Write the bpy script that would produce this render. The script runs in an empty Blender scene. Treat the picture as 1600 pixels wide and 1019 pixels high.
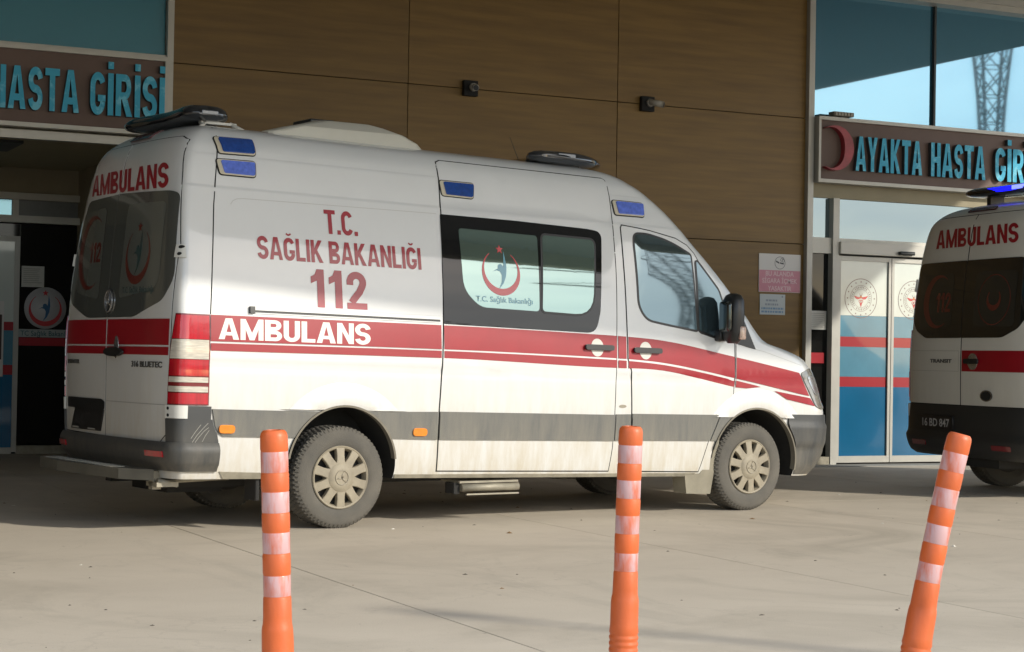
import bpy, bmesh, math, random, bisect
from mathutils import Vector, Matrix
random.seed(7)
R=math.radians
SC=bpy.context.scene; COL=SC.collection
# ------------------------------------------------------------------ camera, sky, sun, exposure
CAM_POS=Vector((0,-17.0841,1.1758)); YAW,PITCH,ROLL,FPX=.4538,.017,.0172,2843.0
cd=bpy.data.cameras.new('camera'); co=bpy.data.objects.new('camera',cd); COL.objects.link(co); SC.camera=co
cd.sensor_fit='HORIZONTAL'; cd.sensor_width=36; cd.lens=FPX/1600*36; cd.clip_start=.05; cd.clip_end=3000
fw=Vector((math.sin(YAW)*math.cos(PITCH),math.cos(YAW)*math.cos(PITCH),math.sin(PITCH)))
rt=fw.cross(Vector((0,0,1))).normalized(); up=rt.cross(fw)
r2=rt*math.cos(ROLL)+up*math.sin(ROLL); u2=-rt*math.sin(ROLL)+up*math.cos(ROLL)
M=Matrix((r2,u2,-fw)).transposed().to_4x4(); M.translation=CAM_POS; co.matrix_world=M
SUN_H=Vector((.6,-.8)); SUN_EL=25.5
SUN=Vector((SUN_H.x*math.cos(R(SUN_EL)),SUN_H.y*math.cos(R(SUN_EL)),math.sin(R(SUN_EL))))
w=bpy.data.worlds.new('World'); SC.world=w; w.use_nodes=True
nt=w.node_tree; N=nt.nodes; L=nt.links; N.clear()
out=N.new('ShaderNodeOutputWorld'); bg=N.new('ShaderNodeBackground'); sky=N.new('ShaderNodeTexSky')
sky.sky_type='NISHITA'; sky.sun_disc=False; sky.sun_elevation=R(SUN_EL); sky.sun_rotation=math.atan2(SUN_H.x,SUN_H.y); sky.air_density=1.0; sky.dust_density=.8; sky.ozone_density=1.0
tc=N.new('ShaderNodeTexCoord'); mp=N.new('ShaderNodeMapping'); mp.inputs['Scale'].default_value=(1,1,3.2)
no=N.new('ShaderNodeTexNoise'); no.inputs['Scale'].default_value=1.7; no.inputs['Detail'].default_value=5; no.inputs['Roughness'].default_value=.55; no.inputs['Distortion'].default_value=.4
cr=N.new('ShaderNodeValToRGB'); cr.color_ramp.elements[0].position=.36; cr.color_ramp.elements[1].position=.74
mx=N.new('ShaderNodeMixRGB'); mx.inputs[2].default_value=(8.3,8.9,9.7,1)
L.new(tc.outputs['Generated'],mp.inputs[0]); L.new(mp.outputs[0],no.inputs['Vector']); L.new(no.outputs['Fac'],cr.inputs[0]); L.new(cr.outputs[0],mx.inputs[0])
L.new(sky.outputs[0],mx.inputs[1]); L.new(mx.outputs[0],bg.inputs[0]); L.new(bg.outputs[0],out.inputs[0]); bg.inputs[1].default_value=.15
sd=bpy.data.lights.new('sun','SUN'); so=bpy.data.objects.new('sun',sd); COL.objects.link(so)
sd.energy=2.45; sd.angle=R(.9); sd.color=(1,.935,.82); so.rotation_euler=SUN.to_track_quat('Z','Y').to_euler(); so.location=(0,0,30)
SC.view_settings.view_transform='Standard'; SC.view_settings.look='None'; SC.view_settings.exposure=.54; SC.view_settings.gamma=1
SC.render.engine='CYCLES'; SC.render.resolution_x=1024; SC.render.resolution_y=652

# ------------------------------------------------------------------ materials
MATS={}
def mat(name,col,rough=.5,metal=0,coat=0,spec=.5,ior=None,var=0,vscale=4,stretch=(1,1,1),col2=None,bump=0,bscale=60,dirt=None,emit=None,rnd=0,shift=0,rvar=0,ramp=(.35,.7),speck=0):
    """procedural principled material: noise-mixed colour, fine bump, optional dust rising from the ground"""
    if name in MATS: return MATS[name]
    m=bpy.data.materials.new(name); m.use_nodes=True; t=m.node_tree; n=t.nodes; l=t.links; b=n['Principled BSDF']
    b.inputs['Roughness'].default_value=rough; b.inputs['Metallic'].default_value=metal
    b.inputs['Coat Weight'].default_value=coat; b.inputs['Coat Roughness'].default_value=.04; b.inputs['Specular IOR Level'].default_value=spec
    if ior: b.inputs['IOR'].default_value=ior
    c4=(*col,1); cur=None
    tcn=n.new('ShaderNodeTexCoord'); mpn=n.new('ShaderNodeMapping'); mpn.inputs['Scale'].default_value=stretch; (l.new(tcn.outputs['Object'],mpn.inputs[0]) if not shift else None)
    if shift:
        oi_=n.new('ShaderNodeObjectInfo'); sm=n.new('ShaderNodeVectorMath'); sm.operation='SCALE'; sm.inputs[0].default_value=(37,53,71); l.new(oi_.outputs['Random'],sm.inputs['Scale']); sa=n.new('ShaderNodeVectorMath'); sa.operation='ADD'; l.new(tcn.outputs['Object'],sa.inputs[0]); l.new(sm.outputs[0],sa.inputs[1]); l.new(sa.outputs[0],mpn.inputs[0])
    def noise(sc,det=6,ro=.6,dist=0):
        q=n.new('ShaderNodeTexNoise'); q.inputs['Scale'].default_value=sc; q.inputs['Detail'].default_value=det; q.inputs['Roughness'].default_value=ro; q.inputs['Distortion'].default_value=dist
        l.new(mpn.outputs[0],q.inputs['Vector']); return q
    def ramp_(src,a,bb):
        q=n.new('ShaderNodeMapRange'); q.inputs[1].default_value=a; q.inputs[2].default_value=bb; l.new(src,q.inputs[0]); return q.outputs[0]
    def mixc(f,a,bb,mode='MIX'):
        q=n.new('ShaderNodeMix'); q.data_type='RGBA'; q.blend_type=mode
        if isinstance(f,(int,float)): q.inputs[0].default_value=f
        else: l.new(f,q.inputs[0])
        for i,v in ((6,a),(7,bb)):
            if isinstance(v,tuple): q.inputs[i].default_value=v
            else: l.new(v,q.inputs[i])
        return q.outputs[2]
    cur=c4
    if var or col2:
        c2=(*col2,1) if col2 else tuple(x*(1-var) for x in col)+(1,)
        q=noise(vscale); cur=mixc(ramp_(q.outputs['Fac'],*ramp),cur,c2)
    if speck:
        q=noise(150,2,.5); f=ramp_(q.outputs['Fac'],.62,.75); mm=n.new('ShaderNodeMath'); mm.operation='MULTIPLY'; mm.inputs[1].default_value=speck; l.new(f,mm.inputs[0])
        cur=mixc(mm.outputs[0],cur,tuple(x*.45 for x in col)+(1,))
    if rnd:
        oi=n.new('ShaderNodeObjectInfo'); f=n.new('ShaderNodeMapRange'); f.inputs[3].default_value=1-rnd; f.inputs[4].default_value=1+rnd; l.new(oi.outputs['Random'],f.inputs[0])
        hs=n.new('ShaderNodeHueSaturation'); l.new(f.outputs[0],hs.inputs['Value'])
        if isinstance(cur,tuple): hs.inputs['Color'].default_value=cur
        else: l.new(cur,hs.inputs['Color'])
        cur=hs.outputs[0]
    if dirt:
        dcol,z0,z1,amt=dirt
        sx=n.new('ShaderNodeSeparateXYZ'); l.new(tcn.outputs['Object'],sx.inputs[0])
        g=n.new('ShaderNodeMapRange'); g.inputs[1].default_value=z1; g.inputs[2].default_value=z0; l.new(sx.outputs['Z'],g.inputs[0])
        mp2=n.new('ShaderNodeMapping'); mp2.inputs['Scale'].default_value=(5,5,.8); l.new(tcn.outputs['Object'],mp2.inputs[0])
        q=n.new('ShaderNodeTexNoise'); q.inputs['Scale'].default_value=2.5; q.inputs['Detail'].default_value=8; q.inputs['Roughness'].default_value=.7; l.new(mp2.outputs[0],q.inputs['Vector'])
        a=n.new('ShaderNodeMath'); a.operation='MULTIPLY'; l.new(g.outputs[0],a.inputs[0]); l.new(ramp_(q.outputs['Fac'],.25,.72),a.inputs[1])
        bq=n.new('ShaderNodeMath'); bq.operation='MULTIPLY'; bq.inputs[1].default_value=amt; bq.use_clamp=True; l.new(a.outputs[0],bq.inputs[0])
        cur=mixc(bq.outputs[0],cur,(*dcol,1))
        rr=n.new('ShaderNodeMix'); rr.data_type='FLOAT'; l.new(bq.outputs[0],rr.inputs[0]); rr.inputs[2].default_value=rough; rr.inputs[3].default_value=.8; l.new(rr.outputs[0],b.inputs['Roughness'])
        if coat:
            cc=n.new('ShaderNodeMapRange'); cc.inputs[3].default_value=coat; cc.inputs[4].default_value=0; l.new(bq.outputs[0],cc.inputs[0]); l.new(cc.outputs[0],b.inputs['Coat Weight'])
    if isinstance(cur,tuple): b.inputs['Base Color'].default_value=cur
    else: l.new(cur,b.inputs['Base Color'])
    if rvar:
        q=noise(vscale*2.3); f=n.new('ShaderNodeMapRange'); f.inputs[1].default_value=.3; f.inputs[2].default_value=.7; f.inputs[3].default_value=max(0,rough-rvar); f.inputs[4].default_value=rough+rvar
        l.new(q.outputs['Fac'],f.inputs[0]); l.new(f.outputs[0],b.inputs['Roughness'])
    if bump:
        q=noise(bscale,4,.6); bp=n.new('ShaderNodeBump'); bp.inputs['Strength'].default_value=bump; bp.inputs['Distance'].default_value=.01; l.new(q.outputs['Fac'],bp.inputs['Height']); l.new(bp.outputs[0],b.inputs['Normal'])
    if emit:
        b.inputs['Emission Color'].default_value=(*emit[0],1); b.inputs['Emission Strength'].default_value=emit[1]
    MATS[name]=m; return m
DUST=(.40,.34,.24)
paint=mat('white_paint',(.66,.67,.665),.34,coat=1,dirt=((.47,.41,.30),.22,1.15,1.15),var=.04,vscale=2,bump=.5,bscale=1.6)
paint_plain=mat('white_paint_upper',(.80,.80,.77),.3,coat=.5)
clad=mat('grey_cladding',(.105,.108,.105),.55,bump=.25,bscale=220,dirt=((.33,.30,.23),.30,1.1,.75))
bumperm=mat('dark_bumper_plastic',(.042,.045,.047),.5,bump=.15,bscale=300,dirt=((.32,.28,.21),.2,.75,.6))
black=mat('black_gap',(.008,.008,.008),.8)
blackpl=mat('black_plastic',(.018,.019,.02),.35,var=.2)
redv=mat('red_vinyl',(.31,.004,.014),.4,coat=.15,var=.12,vscale=6)
redt=mat('dark_red_vinyl_letter',(.30,.005,.018),.35,coat=.5)
whitev=mat('white_vinyl_letter',(.78,.77,.72),.4,var=.08,vscale=12)
tint=mat('tinted_glass',(.012,.014,.014),.03,spec=.9,ior=1.6)
rearglass=mat('rear_door_glass',(.085,.092,.086),.06,spec=1,ior=1.7)
cabglass=mat('cab_glass',(.105,.16,.18),.03,metal=.72,spec=1,ior=1.9)
frit=mat('window_frit',(.008,.009,.010),.03,spec=.45,ior=1.5)
frost=mat('green_side_glass',(.20,.30,.275),.03,metal=.72,spec=1,ior=1.9)
frostd=mat('frosted_rear_film',(.12,.13,.12),.2,coat=.6)
rubber=mat('tyre_rubber',(.085,.08,.07),.85,col2=(.135,.122,.10),vscale=5,ramp=(.3,.75),bump=.3,bscale=150)
capm=mat('dusty_hubcap',(.315,.275,.20),.6,col2=(.22,.19,.14),vscale=7,bump=.1,bscale=80)
steel=mat('dark_wheel_steel',(.045,.042,.038),.7,var=.3)
chrome=mat('chrome',(.55,.55,.55),.2,metal=.8)
dullmetal=mat('dull_dusty_metal',(.34,.31,.24),.55,metal=.3,var=.35,vscale=10)
under=mat('underbody',(.025,.024,.022),.9,var=.4)
bluelens_sunlit=mat('sunlit_blue_beacon_lens',(.12,.20,.72),.1,coat=1,var=.35,vscale=30)  # sun and reflection on the lens painted in as a lighter blue
bluelens_shaded=mat('shaded_blue_beacon_lens',(.006,.055,.28),.1,coat=1,var=.3,vscale=30)  # darker copy of the same lens, without the painted sunlight
beige=mat('beacon_base',(.55,.50,.38),.5)
barlens=mat('light_bar_smoked_lens',(.014,.017,.023),.12,coat=.8,var=.3)
barlens2=mat('light_bar_clear_lens',(.13,.14,.16),.15,coat=.8,var=.3,vscale=40)
lampred=mat('tail_lamp_red',(.50,.004,.018),.12,coat=1,var=.35,vscale=45,stretch=(1,1,.1))
lampdk=mat('tail_lamp_dark_red',(.16,.006,.012),.15,coat=1)
lampwh=mat('tail_lamp_clear',(.62,.58,.50),.15,coat=1,var=.35,vscale=60,stretch=(.2,.2,2))
headl=mat('headlamp_lens',(.28,.27,.24),.08,coat=1,var=.6,vscale=9)
amber=mat('amber_marker',(.80,.25,.015),.2,coat=.8,var=.2,vscale=40)
markerd=mat('high_stop_lamp',(.09,.008,.01),.25,coat=.6)
platem=mat('black_plate',(.012,.012,.013),.35)
platew=mat('plate_letter',(.45,.45,.45),.5)
badgem=mat('grey_badge_letter',(.10,.10,.095),.4,metal=.4)
logored=mat('emblem_red',(.55,.06,.07),.25,coat=.6)
logoblue=mat('emblem_blue',(.12,.34,.44),.25,coat=.6)
logoblued=mat('emblem_dark_blue',(.05,.17,.27),.3)
ghostred=mat('faded_rear_emblem_red',(.13,.028,.022),.25,coat=.5)
ghostblue=mat('faded_rear_emblem_blue',(.035,.075,.08),.25,coat=.5)
wood=mat('wood_cladding',(.205,.118,.026),.5,col2=(.138,.076,.0155),vscale=1.6,stretch=(.6,1,9),bump=.03,bscale=8,rnd=.10,ramp=(.34,.70),shift=1)
joint=mat('panel_joint',(.02,.014,.009),.9)
alu=mat('aluminium_frame',(.46,.45,.41),.45,metal=.25,var=.1,vscale=5)
aludark=mat('dark_frame',(.03,.034,.034),.5)
teal=mat('teal_glass',(.065,.265,.40),.02,metal=.6,coat=1,spec=1,ior=1.9)
tealdull=mat('teal_glass_left',(.04,.26,.35),.05,metal=.45,coat=1,spec=1,ior=1.8)
trglass=mat('transom_glass',(.16,.215,.235),.03,metal=.7,spec=1,ior=1.9)
darkglass=mat('dark_entrance_glass',(.008,.008,.008),.05,spec=.35)
signbrown=mat('sign_board_brown',(.135,.085,.068),.6,var=.15,vscale=3)
letblue=mat('sign_letter_blue',(.06,.40,.60),.55,col2=(.17,.55,.72),vscale=7,ramp=(.52,.6),spec=.25)
letside=mat('sign_letter_side',(.05,.055,.06),.6)
cresred=mat('crescent_red',(.38,.035,.05),.45,var=.4,vscale=9)
beigewall=mat('beige_render',(.33,.29,.20),.8,var=.1,vscale=3,bump=.1)
ceil=mat('vestibule_ceiling',(.40,.37,.25),.8,var=.08)
concrete=mat('concrete',(.575,.51,.415),.78,col2=(.505,.445,.36),vscale=.9,stretch=(1,1.6,1),bump=.22,bscale=90,rnd=.03,ramp=(.3,.75),speck=.35)
baseground=mat('base_ground',(.27,.245,.20),.9,var=.2,vscale=.3)
jointg=mat('slab_joint',(.31,.275,.22),.95)
filmwhite=mat('door_film_white',(.62,.68,.64),.25,coat=1,var=.05)
filmlight=mat('door_film_light_blue',(.095,.27,.38),.22,coat=.6,var=.15,vscale=3)
filmblue=mat('door_film_deep_blue',(.003,.125,.27),.2,coat=.5,var=.12,vscale=2)
filmred=mat('door_film_red',(.36,.012,.022),.3,coat=.3)
paper=mat('paper_notice',(.60,.60,.56),.7,var=.12,vscale=20,stretch=(1,1,6))
whitepl=mat('white_sign_plastic',(.66,.64,.62),.4)
pink=mat('faded_pink_print',(.62,.25,.32),.45,var=.12)
inkdark=mat('dark_print',(.05,.05,.06),.6)
inkgrey=mat('grey_print',(.28,.32,.38),.6)
inkblue=mat('blue_print',(.18,.30,.45),.6)
emblemline=mat('emblem_brown_line',(.20,.13,.12),.5)
emblemorange=mat('emblem_orange',(.62,.20,.09),.5)
camwhite=mat('camera_housing',(.40,.38,.34),.4)
orange=mat('orange_post_plastic',(.60,.115,.024),.45,shift=1,col2=(.48,.10,.028),vscale=7,bump=.12,bscale=35,stretch=(1,1,.6),dirt=((.45,.22,.10),0,.5,.25))
bandm=mat('worn_reflective_band',(.52,.32,.32),.4,col2=(.55,.13,.065),vscale=34,stretch=(1,1,.22),ramp=(.44,.66),coat=.2,shift=1)
leafm=mat('leaf',(.045,.075,.02),.6,var=.5,vscale=2); bark=mat('bark',(.09,.065,.045),.9)
galv=mat('galvanised_steel',(.10,.105,.11),.5,metal=.5)
blueglow=mat('lit_blue_lamp',(.0,.0,.4),.2,emit=((.005,.006,1),2.2))
blueglow2=mat('lit_blue_core',(.1,.1,.6),.2,emit=((.16,.2,1),1.6))

def weather(m):
    """adds world-fixed stains, rubbed tyre arcs and grit to the concrete"""
    t=m.node_tree; n=t.nodes; l=t.links; b=n['Principled BSDF']; src=b.inputs['Base Color'].links[0].from_socket
    geo=n.new('ShaderNodeNewGeometry')
    def noise(sc,det,ro,stretch=(1,1,1),dist=0):
        mp_=n.new('ShaderNodeMapping'); mp_.inputs['Scale'].default_value=stretch; l.new(geo.outputs['Position'],mp_.inputs[0])
        q=n.new('ShaderNodeTexNoise'); q.inputs['Scale'].default_value=sc; q.inputs['Detail'].default_value=det; q.inputs['Roughness'].default_value=ro; q.inputs['Distortion'].default_value=dist; l.new(mp_.outputs[0],q.inputs['Vector']); return q.outputs['Fac']
    def layer(src,fac,a,bb,amt,col):
        r=n.new('ShaderNodeMapRange'); r.inputs[1].default_value=a; r.inputs[2].default_value=bb; r.inputs[4].default_value=amt; l.new(fac,r.inputs[0])
        q=n.new('ShaderNodeMix'); q.data_type='RGBA'; q.blend_type='MIX'; l.new(r.outputs[0],q.inputs[0]); l.new(src,q.inputs[6]); q.inputs[7].default_value=(*col,1); return q.outputs[2]
    c=layer(src,noise(.55,6,.65,dist=1.2),.50,.72,.45,(.30,.265,.205))
    c=layer(c,noise(1.3,8,.7,(1,.35,1),.6),.56,.74,.35,(.26,.235,.19))
    c=layer(c,noise(2.2,8,.75),.60,.75,.30,(.55,.51,.43))
    c=layer(c,noise(9,5,.7,(1,.5,1)),.66,.72,.55,(.20,.175,.14))
    c=layer(c,noise(60,3,.6),.66,.74,.5,(.17,.15,.12))
    vo=n.new('ShaderNodeTexVoronoi'); vo.feature='DISTANCE_TO_EDGE'; vo.inputs['Scale'].default_value=.42
    mp_=n.new('ShaderNodeMapping'); l.new(geo.outputs['Position'],mp_.inputs[0]); ad=n.new('ShaderNodeVectorMath'); ad.operation='ADD'
    nq=n.new('ShaderNodeTexNoise'); nq.inputs['Scale'].default_value=1.6; nq.inputs['Detail'].default_value=6; l.new(geo.outputs['Position'],nq.inputs['Vector']); l.new(mp_.outputs[0],ad.inputs[0]); l.new(nq.outputs['Color'],ad.inputs[1]); l.new(ad.outputs[0],vo.inputs['Vector'])
    c=layer(c,vo.outputs['Distance'],.005,.0,.12,(.18,.16,.13))
    l.new(c,b.inputs['Base Color'])
weather(concrete)
# ------------------------------------------------------------------ helpers
def obj(name,bm,mats,parent=None,smooth=None,loc=None):
    me=bpy.data.meshes.new(name); ly=bm.verts.layers.float_vector.get('sn'); cn=[v[ly].copy() for v in bm.verts] if ly else None
    bm.normal_update(); bm.to_mesh(me); bm.free()
    for m in (mats if isinstance(mats,(list,tuple)) else [mats]): me.materials.append(m)
    if smooth is not None:
        for p in me.polygons: p.use_smooth=True
        me.set_sharp_from_angle(angle=R(smooth))
        if cn: me.normals_split_custom_set_from_vertices(cn)
    if 'sn' in me.attributes: me.attributes.remove(me.attributes['sn'])
    o=bpy.data.objects.new(name,me); COL.objects.link(o); o.parent=parent
    if loc: o.location=loc
    return o
def tag(o,label,cat,group=None,kind=None):
    if label: o['label']=label
    if cat: o['category']=cat
    if group: o['group']=group
    if kind: o['kind']=kind
    return o
def thing(name,label,cat,loc=(0,0,0),rz=0,group=None):
    o=bpy.data.objects.new(name,None); COL.objects.link(o); o.location=loc; o.rotation_euler=(0,0,rz); o.empty_display_size=.2
    return tag(o,label,cat,group)
def struct(name,bm,m,**k):
    o=obj(name,bm,m,**k); o['kind']='structure'; return o
def box(bm,x0,x1,y0,y1,z0,z1,mi=0,bev=0):
    v=[bm.verts.new(c) for c in ((x0,y0,z0),(x1,y0,z0),(x1,y1,z0),(x0,y1,z0),(x0,y0,z1),(x1,y0,z1),(x1,y1,z1),(x0,y1,z1))]
    fs=[bm.faces.new([v[i] for i in q]) for q in ((0,3,2,1),(4,5,6,7),(0,1,5,4),(1,2,6,5),(2,3,7,6),(3,0,4,7))]
    for f in fs: f.material_index=mi
    if bev:
        es=list({e for f in fs for e in f.edges})
        r=bmesh.ops.bevel(bm,geom=es,offset=bev,segments=2,affect='EDGES',profile=.5)
        for f in r['faces']: f.material_index=mi
    return fs
def nbox(*a,mi=0,bev=0):
    bm=bmesh.new(); box(bm,*a,mi=mi,bev=bev); return bm
def tube(bm,p0,p1,r0,r1=None,n=12,mi=0,caps=True):
    p0,p1=Vector(p0),Vector(p1); r1=r0 if r1 is None else r1
    d=(p1-p0).normalized(); a=d.orthogonal().normalized(); b=d.cross(a)
    A=[bm.verts.new(p0+(a*math.cos(t)+b*math.sin(t))*r0) for t in (2*math.pi*i/n for i in range(n))]
    B=[bm.verts.new(p1+(a*math.cos(t)+b*math.sin(t))*r1) for t in (2*math.pi*i/n for i in range(n))]
    for i in range(n):
        f=bm.faces.new((A[i],A[(i+1)%n],B[(i+1)%n],B[i])); f.material_index=mi; f.smooth=True
    if caps:
        for q in (list(reversed(A)),B):
            f=bm.faces.new(q); f.material_index=mi
def rpoly(pts,r,n=5):
    """polygon with rounded corners"""
    o=[]; k=len(pts)
    for i in range(k):
        p=Vector(pts[i][:2]); a=Vector(pts[i-1][:2])-p; b=Vector(pts[(i+1)%k][:2])-p
        rr=pts[i][2] if len(pts[i])>2 else r; rr=min(rr,a.length*.48,b.length*.48)
        if rr<=1e-4: o.append((p.x,p.y)); continue
        a=p+a.normalized()*rr; b=p+b.normalized()*rr
        for j in range(n+1):
            t=j/n; q=a*(1-t)**2+p*2*t*(1-t)+b*t*t; o.append((q.x,q.y))
    return o
def circ(cx,cy,rx,ry=None,n=32,a0=0,a1=360):
    ry=ry or rx; full=abs(a1-a0)>=360
    return [(cx+rx*math.cos(R(a0+(a1-a0)*i/(n if full else n-1))),cy+ry*math.sin(R(a0+(a1-a0)*i/(n if full else n-1)))) for i in range(n)]
def star(cx,cy,r,k=5,q=.42,rot=90):
    return [(cx+(r if i%2==0 else r*q)*math.cos(R(rot+180*i/k)),cy+(r if i%2==0 else r*q)*math.sin(R(rot+180*i/k))) for i in range(2*k)]
def crescent(cx,cy,r,w,th,gap,rot,n=28):
    """open crescent: thick opposite to the gap; rot = direction of the gap"""
    o=[];i_=[]
    for k in range(n):
        a=gap/2+(360-gap)*k/(n-1); t=.5-.5*math.cos(2*math.pi*k/(n-1)); wd=w+(th-w)*t**.8
        A=R(rot+a); o.append((cx+r*math.cos(A),cy+r*math.sin(A))); i_.append((cx+(r-wd)*math.cos(A),cy+(r-wd)*math.sin(A)))
    return [[o[k],o[k+1],i_[k+1],i_[k]] for k in range(n-1)]
def ringquads(cx,cy,r0,r1,n=48,sy=1):
    q=[]
    for k in range(n):
        a,b=2*math.pi*k/n,2*math.pi*(k+1)/n
        q.append([(cx+r0*math.cos(a),cy+sy*r0*math.sin(a)),(cx+r1*math.cos(a),cy+sy*r1*math.sin(a)),(cx+r1*math.cos(b),cy+sy*r1*math.sin(b)),(cx+r0*math.cos(b),cy+sy*r0*math.sin(b))])
    return q
def text_polys(s,bold=.035,spacing=1.0):
    """outline text as 2-D triangles/polygons, unit box"""
    c=bpy.data.curves.new('txt','FONT'); c.body=s; c.size=1; c.offset=bold; c.resolution_u=3; c.space_character=spacing; c.fill_mode='FRONT'
    o=bpy.data.objects.new('txt',c); COL.objects.link(o); dg=bpy.context.evaluated_depsgraph_get(); dg.update()
    me=bpy.data.meshes.new_from_object(o.evaluated_get(dg)); bpy.data.objects.remove(o); bpy.data.curves.remove(c)
    ps=[[tuple(me.vertices[i].co[:2]) for i in p.vertices] for p in me.polygons]; bpy.data.meshes.remove(me)
    xs=[q[0] for p in ps for q in p]; ys=[q[1] for p in ps for q in p]
    return ps,(min(xs),max(xs),min(ys),max(ys))
def text_fit(s,quad,bold=.035,spacing=1.0,base=None):
    """text stretched into quad = (bl,br,tr,tl); base: letters that give the height (accents stick out above)"""
    ps,bb=text_polys(s,bold,spacing)
    if base: _,b2=text_polys(base,bold,spacing); y0,y1=b2[2],b2[3]
    else: y0,y1=bb[2],bb[3]
    bl,br,tr,tl=[Vector(q) for q in quad]; res=[]
    for p in ps:
        o=[]
        for x,y in p:
            u=(x-bb[0])/(bb[1]-bb[0]); v=(y-y0)/(y1-y0); q=(bl*(1-u)+br*u)*(1-v)+(tl*(1-u)+tr*u)*v; o.append((q.x,q.y))
        res.append(o)
    return res
def _strip(path,t):
    """quads of a stroke of width t along a path"""
    L_,R_=[],[]
    for i,p in enumerate(path):
        p=Vector(p); a=Vector(path[max(i-1,0)]); b=Vector(path[min(i+1,len(path)-1)]); d=(b-a).normalized(); n=Vector((-d.y,d.x))
        if 0<i<len(path)-1:
            d0=(p-a).normalized(); k=1/max(.5,abs(n.dot(Vector((-d0.y,d0.x)))))
        else: k=1
        L_.append(tuple(p+n*t*.5*k)); R_.append(tuple(p-n*t*.5*k))
    return [[R_[i],R_[i+1],L_[i+1],L_[i]] for i in range(len(path)-1)]
def _arc(cx,cz,rx,rz,a0,a1,n=10): return [(cx+rx*math.cos(R(a0+(a1-a0)*i/n)),cz+rz*math.sin(R(a0+(a1-a0)*i/n))) for i in range(n+1)]
def _rc(x0,x1,z0,z1): return [(x0,z0),(x1,z0),(x1,z1),(x0,z1)]
def block_glyph(ch,st=.20):
    """heavy grotesque capitals, cap height 1; returns polygons and width"""
    W_=.60; h=st/2; t=.17
    if ch in 'Iİ':
        g=[_rc(0,st,0,1)]
        if ch=='İ': g.append(_rc(0,st,1.10,1.27))
        return g,st
    if ch==' ': return [],.20
    if ch=='.': return [_rc(0,.18,0,.18)],.18
    if ch=='H': return [_rc(0,st,0,1),_rc(W_-st,W_,0,1),_rc(st,W_-st,.41,.58)],W_
    if ch=='L': return [_rc(0,st,0,1),_rc(st,.50,0,t)],.50
    if ch=='T': return [_rc(0,.58,1-t,1),_rc(.29-h,.29+h,0,1-t)],.58
    if ch=='A':
        W=.70; xi=lambda z:st+(.35-st)*z/.80
        return [[(0,0),(st,0),(.35,.80),(.35,1),(.235,1)],[(W,0),(.465,1),(.35,1),(.35,.80),(W-st,0)],[(xi(.19),.19),(W-xi(.19),.19),(W-xi(.35),.35),(xi(.35),.35)]],W
    if ch=='M':
        W=.80; return [_rc(0,.175,0,1),_rc(W-.175,W,0,1),[(.175,1),(.175,.52),(.315,0),(.40,0),(.40,.34)],[(W-.175,1),(.40,.34),(.40,0),(W-.315,0),(W-.175,.52)]],W
    if ch=='N':
        W=.62; return [_rc(0,.185,0,1),_rc(W-.185,W,0,1),[(.185,1),(.185,.60),(W-.185,0),(W-.185,.40)]],W
    if ch=='K': return [_rc(0,st,0,1),[(st,.33),(.345,.555),(.63,1),(.41,1),(st,.63)],[(.24,.40),(.43,0),(.66,0),(.345,.555)]],.66
    if ch=='Y':
        W=.64; c=W/2; return [_rc(c-h,c+h,0,.42),[(c-h,.42),(c,.42),(c,.64),(.215,1),(0,1)],[(c,.42),(c+h,.42),(W,1),(W-.215,1),(c,.64)]],W
    if ch=='U': return _strip([(h,1),(h,.30)]+_arc(W_/2,.30,W_/2-h,.30-t/2,180,360,14)[1:]+[(W_-h,1)],.5*(st+t)),W_
    if ch in 'SŞ':
        c=W_/2-.01; rx=c-h+.01; g=_strip(_arc(c,.705,rx,.21,8,270,18)+_arc(c,.290,rx,.205,90,-172,18)[1:],.185)
        if ch=='Ş': g+=[_rc(c-.05,c+.05,-.13,-.03),_rc(c-.14,c+.05,-.22,-.13)]
        return g,W_-.02
    if ch in 'CGĞ':
        c=W_/2; g=_strip(_arc(c,.69,c-h,.31-t/2,18,180,12)+_arc(c,.31,c-h,.31-t/2,180,342 if ch=='C' else 360,12),.185)
        if ch!='C': g.append(_rc(c+.02,W_,.31,.49) if False else _rc(c+.01,W_-.0,.315,.47))
        if ch=='Ğ': g+=_strip(_arc(c,1.24,.125,.11,200,340,8),.075)
        return g,W_
    if ch=='B': return [_rc(0,st,0,1)]+_strip([(st,1-t/2),(.35,1-t/2)]+_arc(.35,.7475,.145,1-t/2-.7475,90,-90,10)[1:]+[(st,.58)],t)+_strip([(st,.4095),(.37,.4095)]+_arc(.37,.2475,.150,.162,90,-90,10)[1:]+[(st,.0855)],t),.605
    if ch in 'R': return [_rc(0,st,0,1)]+_strip([(st,1-t/2),(.36,1-t/2)]+_arc(.36,.70,.145,.215,90,-90,10)[1:]+[(st,.485)],t)+[[(.24,.398),(.43,0),(.65,0),(.455,.41),(.37,.398)]],.65
    if ch=='1': return [_rc(.17,.37,0,1),[(0,.62),(.17,.70),(.17,1),(.11,.86),(0,.80)]],.37
    if ch=='2': 
        c=.28; return _strip([(.095,.64)]+_arc(c,.715,.185,.19,170,-25,14)+[(.36,.46),(.20,.27),(.13,.17)],.19)+[_rc(0,.57,0,.168)],.57
    return [],.3
def block_text(s_,quad,gap=.075,st=.20,slant=0):
    G=[block_glyph(c,st) for c in s_]; tot=sum(g[1] for g in G)+gap*(len(G)-1); bl,br,tr,tl=[Vector(q) for q in quad]; x=0; res=[]
    for g,wd in G:
        for p in g:
            o=[]
            for a,b in p:
                u=(x+a)/tot; q=(bl*(1-u)+br*u)*(1-b)+(tl*(1-u)+tr*u)*b; o.append((q.x,q.y))
            res.append(o)
        x+=wd+gap
    return res
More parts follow.
